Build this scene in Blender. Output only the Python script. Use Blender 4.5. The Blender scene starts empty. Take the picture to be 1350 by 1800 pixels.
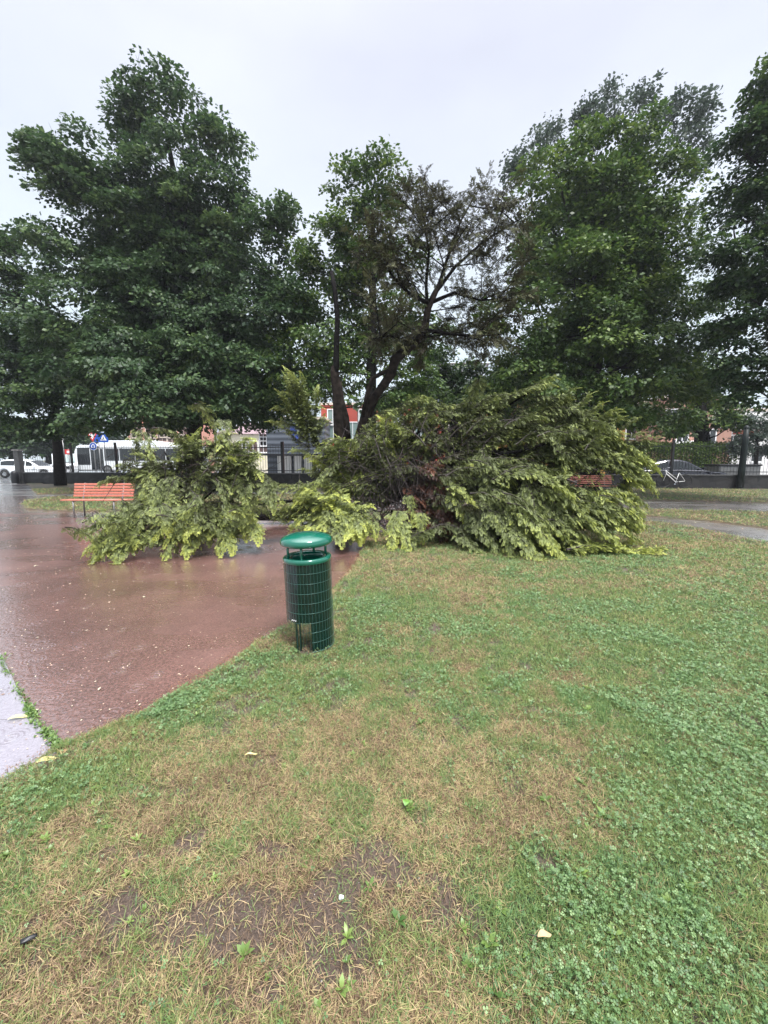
import bpy, math, random
import numpy as np
random.seed(7)
S = bpy.context.scene
COL = S.collection
R = math.radians

# ------------------------------------------------------------------ camera
F = 700.0            # focal length in pixels of the 1350 wide photograph
CAMH = 1.42
PITCH = math.atan(92 / F)
cam_d = bpy.data.cameras.new('camera')
cam_d.sensor_fit = 'HORIZONTAL'; cam_d.sensor_width = 36; cam_d.lens = 36 * F / 1350
cam_d.clip_start = 0.05; cam_d.clip_end = 2000
cam = bpy.data.objects.new('camera', cam_d); COL.objects.link(cam)
cam.location = (0, 0, CAMH); cam.rotation_euler = (math.pi / 2 - PITCH, 0, 0)
S.camera = cam

# ------------------------------------------------------------------ world
EXPO = 0.55
world = bpy.data.worlds.new('World'); S.world = world; world.use_nodes = True
nt = world.node_tree; nt.nodes.clear()
def wn(t, **k):
    n = nt.nodes.new(t)
    for a, b in k.items(): setattr(n, a, b)
    return n
SUN_EL, SUN_ROT = R(62), R(150)
w_out = wn('ShaderNodeOutputWorld'); bg1 = wn('ShaderNodeBackground'); bg2 = wn('ShaderNodeBackground'); add = wn('ShaderNodeAddShader')
sky = wn('ShaderNodeTexSky', sky_type='NISHITA', sun_disc=False, sun_elevation=SUN_EL, sun_rotation=SUN_ROT)
nt.links.new(sky.outputs[0], bg1.inputs[0]); bg1.inputs[1].default_value = 0.012
tc = wn('ShaderNodeTexCoord'); sep = wn('ShaderNodeSeparateXYZ')
nt.links.new(tc.outputs['Generated'], sep.inputs[0])
ramp = wn('ShaderNodeValToRGB')                       # overcast luminance: brighter towards the zenith
cr = ramp.color_ramp
cr.elements[0].position = 0.0; cr.elements[0].color = (.58, .66, .72, 1)
cr.elements[1].position = 1.0; cr.elements[1].color = (1.0, 1.0, 1.04, 1)
e = cr.elements.new(.25); e.color = (.59, .675, .73, 1)
e = cr.elements.new(.45); e.color = (.595, .645, .72, 1)
e = cr.elements.new(.66); e.color = (.56, .58, .67, 1)
nt.links.new(sep.outputs[2], ramp.inputs[0])
mr = wn('ShaderNodeMapRange'); mr.inputs[1].default_value = .72; mr.inputs[2].default_value = 1.0
mr.inputs[3].default_value = 1.0; mr.inputs[4].default_value = 4.6
nt.links.new(sep.outputs[2], mr.inputs[0])
nz = wn('ShaderNodeTexNoise'); nz.inputs['Scale'].default_value = 1.5; nz.inputs['Detail'].default_value = 4
mp = wn('ShaderNodeMapping'); mp.inputs['Scale'].default_value = (1, 1, 2.2)
nt.links.new(tc.outputs['Generated'], mp.inputs[0]); nt.links.new(mp.outputs[0], nz.inputs['Vector'])
nr = wn('ShaderNodeMapRange'); nr.inputs[1].default_value = .3; nr.inputs[2].default_value = .7
nr.inputs[3].default_value = .86; nr.inputs[4].default_value = 1.08
nt.links.new(nz.outputs[0], nr.inputs[0])
mul = wn('ShaderNodeMath', operation='MULTIPLY'); nt.links.new(mr.outputs[0], mul.inputs[0]); nt.links.new(nr.outputs[0], mul.inputs[1])
nt.links.new(ramp.outputs[0], bg2.inputs[0]); nt.links.new(mul.outputs[0], bg2.inputs[1])
nt.links.new(bg1.outputs[0], add.inputs[0]); nt.links.new(bg2.outputs[0], add.inputs[1]); nt.links.new(add.outputs[0], w_out.inputs[0])

sun_d = bpy.data.lights.new('sun', 'SUN'); sun_d.energy = 3.2; sun_d.angle = R(12); sun_d.color = (1, .97, .92)
sun = bpy.data.objects.new('sun', sun_d); COL.objects.link(sun)
# light comes from high above, slightly behind the camera
sd = np.array([math.sin(SUN_ROT) * math.cos(SUN_EL), math.cos(SUN_ROT) * math.cos(SUN_EL), math.sin(SUN_EL)])
from mathutils import Vector
sun.rotation_euler = Vector(sd).to_track_quat('Z', 'Y').to_euler()

S.view_settings.view_transform = 'Standard'; S.view_settings.look = 'None'
S.view_settings.exposure = EXPO; S.view_settings.gamma = 1
S.cycles.max_bounces = 6; S.cycles.diffuse_bounces = 3; S.cycles.glossy_bounces = 3
S.cycles.transmission_bounces = 3; S.cycles.transparent_max_bounces = 6

# ------------------------------------------------------------------ helpers
rng = np.random.default_rng(11)
cp, sp = math.cos(PITCH), math.sin(PITCH)
def ray(x, y):
    dx = (x - 675) / F; dy = -(y - 900) / F
    return np.array([dx, cp + dy * sp, -sp + dy * cp])
def P(x, y, D):                       # the place at distance D (along +Y) seen at a pixel of the photograph
    r = ray(x, y); return np.array([0, 0, CAMH]) + r * (D / r[1])
def G(x, y, z=0.0):                   # the place on the ground
    r = ray(x, y); t = (z - CAMH) / r[2]; return np.array([0, 0, CAMH]) + r * t
def norm(v): return v / (np.linalg.norm(v, axis=-1, keepdims=True) + 1e-9)

def tag(o, label=None, cat=None, group=None, kind=None):
    if label: o['label'] = label
    if cat: o['category'] = cat
    if group: o['group'] = group
    if kind: o['kind'] = kind
    return o
def empty(name, loc, rz=0, label=None, cat=None, group=None):
    o = bpy.data.objects.new(name, None); o.empty_display_size = .2
    o.location = tuple(loc); o.rotation_euler = (0, 0, rz); COL.objects.link(o)
    return tag(o, label, cat, group)
def mesh_np(name, V, Fc, mat, parent=None, tint=None, smooth=False, attrs=None):
    V = np.asarray(V, np.float32); Fc = np.asarray(Fc, np.int32)
    me = bpy.data.meshes.new(name); n = Fc.shape[1]
    me.vertices.add(len(V)); me.vertices.foreach_set('co', V.ravel())
    me.loops.add(Fc.size); me.loops.foreach_set('vertex_index', Fc.ravel())
    me.polygons.add(len(Fc))
    me.polygons.foreach_set('loop_start', np.arange(0, Fc.size, n, dtype=np.int32))
    me.polygons.foreach_set('loop_total', np.full(len(Fc), n, np.int32))
    if smooth: me.polygons.foreach_set('use_smooth', np.ones(len(Fc), bool))
    me.update(calc_edges=True)
    allat = dict(attrs or {})
    if tint is not None: allat['tint'] = tint
    for k, a in allat.items():
        at = me.attributes.new(k, 'FLOAT', 'POINT'); at.data.foreach_set('value', np.asarray(a, np.float32))
    me.materials.append(mat)
    o = bpy.data.objects.new(name, me); COL.objects.link(o)
    if parent: o.parent = parent
    return o

class MB:
    """collects simple solids; build() links them as one mesh object"""
    def __init__(s): s.v = []; s.f = []; s.sm = []
    def add(s, v, f, smooth=False):
        b = len(s.v); s.v += [tuple(map(float, p)) for p in v]; s.f += [tuple(b + i for i in q) for q in f]; s.sm += [smooth] * len(f); return s
    def box(s, x0, x1, y0, y1, z0, z1):
        v = [(x, y, z) for z in (z0, z1) for y in (y0, y1) for x in (x0, x1)]
        return s.add(v, [(0, 2, 3, 1), (4, 5, 7, 6), (0, 1, 5, 4), (1, 3, 7, 5), (3, 2, 6, 7), (2, 0, 4, 6)])
    def tube(s, pts, rad, n=8, caps=True):
        pts = [np.array(p, float) for p in pts]
        if not hasattr(rad, '__len__'): rad = [rad] * len(pts)
        v = []; prev = None
        for i, p in enumerate(pts):
            t = pts[min(i + 1, len(pts) - 1)] - pts[max(i - 1, 0)]; t = t / (np.linalg.norm(t) + 1e-9)
            if prev is None:
                a = np.array([0, 0, 1.]) if abs(t[2]) < .9 else np.array([1., 0, 0])
                u = np.cross(t, a)
            else: u = prev - t * np.dot(prev, t)
            u = u / (np.linalg.norm(u) + 1e-9); w = np.cross(t, u); prev = u
            for k in range(n):
                a = 2 * math.pi * k / n; v.append(p + (u * math.cos(a) + w * math.sin(a)) * rad[i])
        f = [(i * n + k, i * n + (k + 1) % n, (i + 1) * n + (k + 1) % n, (i + 1) * n + k) for i in range(len(pts) - 1) for k in range(n)]
        s.add(v, f, True)
        if caps:
            b = len(s.v) - len(v)
            s.f += [tuple(b + k for k in reversed(range(n))), tuple(b + (len(pts) - 1) * n + k for k in range(n))]; s.sm += [False, False]
        return s
    def lathe(s, prof, n=32, c=(0, 0), a0=0, a1=2 * math.pi):
        full = abs(a1 - a0 - 2 * math.pi) < 1e-6; m = n if full else n + 1
        v = [(c[0] + r * math.cos(a0 + (a1 - a0) * k / n), c[1] + r * math.sin(a0 + (a1 - a0) * k / n), z) for r, z in prof for k in range(m)]
        f = [(i * m + k, i * m + (k + 1) % m, (i + 1) * m + (k + 1) % m, (i + 1) * m + k) for i in range(len(prof) - 1) for k in range(n)]
        return s.add(v, f, True)
    def prism(s, poly, axis, a, b):   # extrude 2-D polygon along an axis
        def mk(p, t): return {'x': (t, p[0], p[1]), 'y': (p[0], t, p[1]), 'z': (p[0], p[1], t)}[axis]
        n = len(poly); v = [mk(p, a) for p in poly] + [mk(p, b) for p in poly]
        return s.add(v, [tuple(range(n)), tuple(range(2 * n - 1, n - 1, -1))] + [(i, i + n, (i + 1) % n + n, (i + 1) % n) for i in range(n)])
    def build(s, name, mat, parent=None, bevel=0):
        me = bpy.data.meshes.new(name); me.from_pydata(s.v, [], s.f); me.materials.append(mat)
        me.polygons.foreach_set('use_smooth', s.sm)
        import bmesh
        bm = bmesh.new(); bm.from_mesh(me); bmesh.ops.recalc_face_normals(bm, faces=bm.faces); bm.to_mesh(me); bm.free()
        o = bpy.data.objects.new(name, me); COL.objects.link(o)
        if parent: o.parent = parent
        if bevel:
            m = o.modifiers.new('bevel', 'BEVEL'); m.width = bevel; m.segments = 2; m.limit_method = 'ANGLE'
        return o

# value noise
def _h(ix, iy, s):
    n = (ix.astype(np.int64) * 374761393 + iy.astype(np.int64) * 668265263 + s * 1442695041) & 0xffffffff
    n = ((n ^ (n >> 13)) * 1274126177) & 0xffffffff
    return ((n ^ (n >> 16)) & 0xffff) / 65535.0
def vnoise(x, y, s=0):
    ix, iy = np.floor(x), np.floor(y); fx, fy = x - ix, y - iy
    fx = fx * fx * (3 - 2 * fx); fy = fy * fy * (3 - 2 * fy)
    a, b, c, d = _h(ix, iy, s), _h(ix + 1, iy, s), _h(ix, iy + 1, s), _h(ix + 1, iy + 1, s)
    return (a * (1 - fx) + b * fx) * (1 - fy) + (c * (1 - fx) + d * fx) * fy
def fbm(x, y, sc, s=0, o=3):
    v = 0; a = .5; t = 0
    for i in range(o):
        v = v + a * vnoise(x * sc + 13.7 * i, y * sc - 7.1 * i, s + i); t += a; a *= .5; sc *= 2.1
    return v / t

# ------------------------------------------------------------------ materials
def mat_new(name):
    m = bpy.data.materials.new(name); m.use_nodes = True
    n = m.node_tree; b = n.nodes['Principled BSDF']; return m, n, b
def mat_plain(name, col, rough=.5, metal=0, spec=.5, var=.15, scale=8, bump=0, coat=0):
    m, n, b = mat_new(name)
    tcn = n.nodes.new('ShaderNodeTexCoord'); no = n.nodes.new('ShaderNodeTexNoise'); no.inputs['Scale'].default_value = scale; no.inputs['Detail'].default_value = 5
    n.links.new(tcn.outputs['Object'], no.inputs['Vector'])
    rp = n.nodes.new('ShaderNodeValToRGB'); rp.color_ramp.elements[0].position = .3; rp.color_ramp.elements[1].position = .7
    rp.color_ramp.elements[0].color = tuple(c * (1 - var) for c in col) + (1,); rp.color_ramp.elements[1].color = tuple(min(1, c * (1 + var)) for c in col) + (1,)
    n.links.new(no.outputs[0], rp.inputs[0]); n.links.new(rp.outputs[0], b.inputs['Base Color'])
    b.inputs['Roughness'].default_value = rough; b.inputs['Metallic'].default_value = metal; b.inputs['Specular IOR Level'].default_value = spec
    b.inputs['Coat Weight'].default_value = coat; b.inputs['Coat Roughness'].default_value = .05
    if bump:
        bp = n.nodes.new('ShaderNodeBump'); bp.inputs['Strength'].default_value = bump; bp.inputs['Distance'].default_value = .02
        n.links.new(no.outputs[0], bp.inputs['Height']); n.links.new(bp.outputs[0], b.inputs['Normal'])
    return m
def mat_leaf(name, stops, rough=.45, spec=.4, trans=.32):
    """colour along the 'tint' attribute, plus large scale clump variation"""
    m, n, b = mat_new(name)
    at = n.nodes.new('ShaderNodeAttribute'); at.attribute_name = 'tint'
    rp = n.nodes.new('ShaderNodeValToRGB')
    els = rp.color_ramp.elements
    els[0].position = stops[0][0]; els[0].color = stops[0][1] + (1,)
    els[1].position = stops[-1][0]; els[1].color = stops[-1][1] + (1,)
    for p, c in stops[1:-1]: q = els.new(p); q.color = c + (1,)
    n.links.new(at.outputs['Fac'], rp.inputs[0]); n.links.new(rp.outputs[0], b.inputs['Base Color'])
    b.inputs['Roughness'].default_value = rough; b.inputs['Specular IOR Level'].default_value = spec
    if trans:
        tr = n.nodes.new('ShaderNodeBsdfTranslucent'); mx = n.nodes.new('ShaderNodeMixShader'); mx.inputs[0].default_value = trans
        n.links.new(rp.outputs[0], tr.inputs[0]); out = n.nodes['Material Output']
        n.links.new(b.outputs[0], mx.inputs[1]); n.links.new(tr.outputs[0], mx.inputs[2]); n.links.new(mx.outputs[0], out.inputs[0])
    return m
M = {}
M['bark'] = mat_plain('bark', (.022, .019, .017), .8, spec=.2, var=.5, scale=14, bump=.8)
M['bark_wet'] = mat_plain('wet_bark', (.007, .006, .006), .8, spec=.12, var=.5, scale=20, bump=.8)
M['bark_brown'] = mat_plain('ragged_bark', (.022, .017, .014), .85, spec=.1, var=.7, scale=9, bump=1.)
M['twig'] = mat_plain('twig', (.035, .025, .024), .7, var=.4, scale=12)
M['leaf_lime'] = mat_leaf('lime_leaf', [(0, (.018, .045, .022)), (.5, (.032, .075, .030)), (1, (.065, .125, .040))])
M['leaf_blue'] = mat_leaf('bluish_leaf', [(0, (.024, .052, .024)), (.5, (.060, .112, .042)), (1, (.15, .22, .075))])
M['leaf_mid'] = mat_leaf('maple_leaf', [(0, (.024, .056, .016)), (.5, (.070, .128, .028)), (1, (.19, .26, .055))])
M['leaf_dark'] = mat_leaf('dark_leaf', [(0, (.014, .034, .014)), (.5, (.032, .070, .022)), (1, (.10, .16, .04))])
M['leaf_grey'] = mat_leaf('grey_leaf', [(0, (.04, .06, .045)), (.5, (.07, .10, .075)), (1, (.13, .17, .12))])
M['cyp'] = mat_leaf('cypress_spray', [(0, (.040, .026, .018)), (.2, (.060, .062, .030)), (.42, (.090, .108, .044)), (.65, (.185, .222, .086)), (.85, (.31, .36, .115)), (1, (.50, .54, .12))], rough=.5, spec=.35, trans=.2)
M['cyp_dark'] = mat_leaf('dry_cypress_spray', [(0, (.040, .030, .024)), (.5, (.065, .060, .038)), (1, (.12, .13, .06))], rough=.6, spec=.2, trans=.15)
M['grass'] = mat_leaf('lawn_blade', [(0, (.13, .085, .055)), (.16, (.34, .235, .145)), (.30, (.47, .35, .19)), (.42, (.50, .43, .21)), (.52, (.30, .33, .12)), (.72, (.19, .28, .085)), (.88, (.13, .23, .085)), (1, (.15, .28, .12))], rough=.5, spec=.35, trans=.25)
M['clover'] = mat_leaf('clover_leaf', [(0, (.06, .125, .042)), (.5, (.12, .215, .075)), (1, (.24, .35, .15))], rough=.45, spec=.5, trans=.2)
M['weed'] = mat_leaf('weed_leaf', [(0, (.07, .14, .035)), (1, (.22, .32, .08))], rough=.4, spec=.5, trans=.25)
M['dryleaf'] = mat_leaf('fallen_leaf', [(0, (.20, .10, .07)), (.3, (.50, .36, .27)), (.6, (.60, .52, .38)), (1, (.70, .66, .45))], rough=.4, spec=.5, trans=.1)
M['edgelitter'] = mat_leaf('edge_litter', [(0, (.05, .025, .015)), (.4, (.30, .14, .06)), (1, (.55, .40, .22))], trans=.05)
M['pebble'] = mat_leaf('pebble', [(0, (.12, .11, .10)), (.6, (.30, .28, .25)), (1, (.65, .62, .58))], rough=.5, trans=0)
M['green_metal'] = mat_plain('green_enamel', (.004, .125, .082), .18, var=.06, coat=1, scale=6)
M['green_dark'] = mat_plain('dark_green_enamel', (.0006, .017, .014), .22, var=.15, coat=.5)
M['wire'] = mat_plain('green_wire', (.06, .14, .12), .35, metal=.2, var=.1)
M['red_slat'] = mat_plain('red_paint', (.56, .20, .14), .4, var=.15, scale=20, coat=.3)
M['grey_metal'] = mat_plain('grey_steel', (.22, .22, .22), .4, metal=.5)
M['black_iron'] = mat_plain('black_iron', (.012, .013, .015), .35)
M['green_iron'] = mat_plain('green_black_iron', (.006, .012, .011), .5, spec=.3)
M['concrete'] = mat_plain('concrete', (.20, .195, .185), .6, var=.3, bump=.3)
M['glass_dark'] = mat_plain('dark_glass', (.015, .018, .02), .05, spec=.8, var=.1)
M['glass_light'] = mat_plain('greenish_glass', (.20, .27, .26), .05, spec=.8, var=.1)
M['white_paint'] = mat_plain('white_car_paint', (.75, .78, .80), .2, coat=1, var=.03)
M['black_paint'] = mat_plain('black_car_paint', (.008, .009, .016), .12, coat=1, var=.1)
M['rubber'] = mat_plain('rubber', (.015, .015, .015), .7)
M['chrome'] = mat_plain('chrome', (.6, .6, .62), .15, metal=1, var=.05)
M['lamp_red'] = mat_plain('red_lens', (.35, .02, .02), .2)
M['lamp_clear'] = mat_plain('clear_lens', (.6, .6, .6), .1)
M['sign_white'] = mat_plain('sign_white', (.8, .8, .8), .4, var=.03)
M['sign_blue'] = mat_plain('sign_blue', (.01, .08, .40), .4, var=.03)
M['mural'] = mat_plain('blue_mural', (.03, .06, .25), .6, var=.4, scale=3)
M['sign_red'] = mat_plain('sign_red', (.6, .03, .03), .4, var=.03)
M['plastic_black'] = mat_plain('black_plastic', (.01, .01, .012), .4)
M['stucco_pink'] = mat_plain('pink_stucco', (.62, .30, .22), .8, var=.1, scale=.8)
M['stucco_cream'] = mat_plain('cream_stucco', (.72, .66, .50), .8, var=.08, scale=.8)
M['stucco_red'] = mat_plain('red_stucco', (.36, .06, .04), .8, var=.12, scale=.8)
M['stucco_ochre'] = mat_plain('ochre_stucco', (.36, .20, .055), .8, var=.12, scale=.8)
M['stucco_salmon'] = mat_plain('salmon_stucco', (.36, .20, .15), .8, var=.1, scale=.8)
M['stucco_grey'] = mat_plain('pale_grey_render', (.50, .55, .62), .8, var=.1, scale=.8)
M['stucco_white'] = mat_plain('white_render', (.75, .74, .72), .8, var=.06, scale=.8)
M['stone_trim'] = mat_plain('stone_trim', (.60, .52, .44), .8)
M['white_frame'] = mat_plain('white_frame', (.78, .78, .78), .5)
M['shutter'] = mat_plain('brown_shutter', (.10, .055, .045), .6)

# roof tile material with wave rows
def mat_wave(name, c0, c1, scale, direction='X', rough=.7, profile='SIN', bump=.5):
    m, n, b = mat_new(name)
    tcn = n.nodes.new('ShaderNodeTexCoord'); w = n.nodes.new('ShaderNodeTexWave'); w.bands_direction = direction; w.wave_profile = profile
    w.inputs['Scale'].default_value = scale; w.inputs['Distortion'].default_value = .4; w.inputs['Detail'].default_value = 3
    n.links.new(tcn.outputs['Object'], w.inputs[0])
    rp = n.nodes.new('ShaderNodeValToRGB'); rp.color_ramp.elements[0].color = c0 + (1,); rp.color_ramp.elements[1].color = c1 + (1,)
    n.links.new(w.outputs[0], rp.inputs[0]); n.links.new(rp.outputs[0], b.inputs['Base Color']); b.inputs['Roughness'].default_value = rough
    bp = n.nodes.new('ShaderNodeBump'); bp.inputs['Strength'].default_value = bump; n.links.new(w.outputs[0], bp.inputs['Height']); n.links.new(bp.outputs[0], b.inputs['Normal'])
    return m
M['roof_tile'] = mat_wave('roof_tile', (.20, .13, .14), (.34, .25, .27), 1.2)
M['corrugated'] = mat_wave('dark_cladding', (.035, .042, .055), (.13, .15, .18), .55, 'Z', .5)
# stone wall
def mat_stone():
    m, n, b = mat_new('dark_stone_wall')
    tcn = n.nodes.new('ShaderNodeTexCoord'); v = n.nodes.new('ShaderNodeTexVoronoi'); v.inputs['Scale'].default_value = 2.6
    v2 = n.nodes.new('ShaderNodeTexVoronoi'); v2.feature = 'DISTANCE_TO_EDGE'; v2.inputs['Scale'].default_value = 2.6
    no = n.nodes.new('ShaderNodeTexNoise'); no.inputs['Scale'].default_value = 6; no.inputs['Detail'].default_value = 6
    for q in (v, v2, no): n.links.new(tcn.outputs['Object'], q.inputs['Vector'])
    rp = n.nodes.new('ShaderNodeValToRGB'); rp.color_ramp.elements[0].color = (.008, .008, .009, 1); rp.color_ramp.elements[1].color = (.05, .047, .045, 1)
    mx = n.nodes.new('ShaderNodeMath'); mx.operation = 'MULTIPLY'; n.links.new(v.outputs['Color'], mx.inputs[0]); n.links.new(no.outputs[0], mx.inputs[1])
    n.links.new(mx.outputs[0], rp.inputs[0]); n.links.new(rp.outputs[0], b.inputs['Base Color']); b.inputs['Roughness'].default_value = .5
    bp = n.nodes.new('ShaderNodeBump'); bp.inputs['Strength'].default_value = .7; bp.inputs['Distance'].default_value = .05
    n.links.new(v2.outputs[0], bp.inputs['Height']); n.links.new(bp.outputs[0], b.inputs['Normal'])
    return m
M['stone'] = mat_stone()
M['dark_coping'] = mat_plain('wet_dark_coping', (.07, .07, .07), .35, var=.3)

# ------------------------------------------------------------------ ground zones (world XY polygons)
def gp(pts, z=0): return np.array([G(x, y, z)[:2] for x, y in pts])
lawn = gp([(-420, 1560), (-160, 1450), (0, 1372), (60, 1342), (120, 1306), (190, 1280), (250, 1253), (330, 1203), (400, 1163), (450, 1130), (500, 1098), (545, 1070),
           (580, 1045), (612, 1010), (630, 985), (641, 962), (648, 945), (700, 925), (800, 914), (900, 909), (1000, 906), (1080, 907), (1130, 913), (1200, 922), (1270, 937), (1350, 952), (1500, 985), (1900, 1060)])
lawn = np.vstack([lawn, [[14, 1.5], [14, -12], [-6, -12], [-3.2, 0.0]]])
isl_bench = gp([(38, 886), (44, 879), (90, 873), (230, 869), (400, 868), (560, 868), (620, 872), (600, 893), (480, 897), (300, 899), (150, 898), (80, 896), (45, 893)])
isl_wall = gp([(50, 849.5), (56, 860), (64, 868), (200, 866), (400, 864), (560, 864), (650, 866), (800, 872), (1000, 877), (1180, 879), (1350, 883), (1900, 893)])
isl_wall = np.vstack([isl_wall, [[30, 19.6], [8, 19.9], [0, 21.9], [-24, 25.2]]])
isl_right = gp([(640, 899), (800, 893), (1000, 893), (1130, 893.5), (1350, 899), (1900, 915), (1900, 1000), (1500, 945), (1350, 927), (1250, 915), (1180, 909), (1100, 902), (900, 903), (700, 906)])
roundabout = gp([(-400, 842), (0, 838), (8, 836), (12, 832), (6, 828), (-400, 827)])
ZONES = [lawn, isl_bench, isl_wall, isl_right, roundabout]
def sdist(px, py, poly):              # signed distance, positive inside
    d = np.full(px.shape, 1e9); ins = np.zeros(px.shape, bool)
    n = len(poly)
    for i in range(n):
        ax, ay = poly[i]; bx, by = poly[(i + 1) % n]
        ex, ey = bx - ax, by - ay; wx, wy = px - ax, py - ay
        t = np.clip((wx * ex + wy * ey) / (ex * ex + ey * ey + 1e-12), 0, 1)
        d = np.minimum(d, np.hypot(wx - ex * t, wy - ey * t))
        c = ((ay > py) != (by > py)) & (px < (bx - ax) * (py - ay) / (by - ay + 1e-12) + ax); ins ^= c
    return np.where(ins, d, -d)
def lawn_sd(px, py):
    s = np.full(px.shape, -1e9)
    for z in ZONES: s = np.maximum(s, sdist(px, py, z))
    return s + (fbm(px, py, 6, 5) - .5) * .09 + (fbm(px, py, 25, 9) - .5) * .03
# patch fields from world-space blobs
def blobs(px, py, lst):
    v = np.zeros(px.shape)
    for x, y, rx, ry, a in lst:
        c = G(x, y); cx = G(x + rx, y); cy = G(x, y - ry); sx = abs(cx[0] - c[0]); sy = abs(cy[1] - c[1]) + 1e-3
        # elongated patches keep their world shape
        v = v + a * np.exp(-(((px - c[0]) / sx) ** 2 + ((py - c[1]) / sy) ** 2))
    return v
SOIL = [(300, 1620, 170, 90, .34), (560, 1640, 160, 100, .34), (548, 1140, 24, 10, 1.3), (300, 1640, 110, 60, .8), (430, 1600, 60, 60, .8), (560, 1600, 60, 70, .9), (610, 1700, 70, 60, .85), (250, 1500, 70, 20, .6), (330, 1470, 60, 22, .6), (200, 1590, 60, 40, .7),
        (680, 1520, 40, 40, .6), (760, 1600, 70, 70, .55), (60, 1740, 50, 40, .6), (480, 1760, 60, 40, .7), (840, 1310, 40, 12, .35), (690, 1240, 30, 10, .35), (120, 1480, 30, 14, .4), (560, 1430, 40, 22, .35), (545, 1130, 14, 7, .7), (580, 1140, 10, 5, .7),
        (1050, 1640, 30, 30, .3), (900, 1480, 30, 20, .3), (1250, 1390, 110, 50, -.9), (1120, 1110, 150, 40, -.9), (800, 1250, 50, 20, -.5), (870, 1050, 150, 40, -.6)]
GREEN = [(1300, 1200, 260, 160, .85), (1200, 1080, 300, 60, .6), (1250, 1600, 240, 200, 1.0), (1000, 1700, 160, 120, .85), (900, 1540, 90, 60, .6), (80, 1400, 120, 50, .9), (300, 1260, 130, 40, .8), (450, 1170, 70, 25, .8), (620, 1130, 60, 25, 1.),
         (650, 1060, 60, 25, .8), (1000, 980, 260, 24, .45), (760, 1080, 90, 30, .6), (700, 1330, 30, 12, .4), (560, 1220, 50, 16, .5), (800, 1740, 60, 50, .5), (1050, 1260, 110, 60, .5), (190, 1350, 90, 30, .6), (930, 1130, 130, 40, .45), (30, 1520, 40, 30, .5)]
STRAW = [(500, 1320, 200, 60, .7), (820, 1290, 120, 40, .6), (400, 1480, 300, 60, .7), (180, 1690, 120, 70, .7), (700, 1440, 200, 60, .5), (640, 1760, 200, 50, .8), (830, 1030, 130, 25, .7), (700, 1110, 60, 15, .4), (60, 1600, 80, 50, .5), (880, 1400, 90, 30, .6), (750, 985, 120, 14, .6), (900, 1180, 80, 16, .4)]
FR_MIN = 0.75
def fields(px, py):
    n1 = fbm(px, py, 2.2, 21, 4); n2 = fbm(px, py, 7, 33, 3); n3 = fbm(px, py, .7, 41, 3)
    soil = blobs(px, py, SOIL) + (n2 - .5) * 1.7 + (n1 - .5) * 1.0 + (fbm(px, py, 20, 71, 2) - .5) * .9 - .02
    green = blobs(px, py, GREEN) - .75 * blobs(px, py, STRAW) + (n1 - .5) * 1.8 + (n2 - .5) * 1.6 + .22 + .25 * (n3 - .5)
    far = np.clip((np.hypot(px, py) - 6) / 8, 0, 1)
    soil = soil * (1 - far) ; green = green + .1 * far
    return np.clip((soil - .12) / .5, 0, 1), np.clip(green, 0, 1)
# muddy brown margin close to the path edge
PATH_Z = -.035

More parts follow.
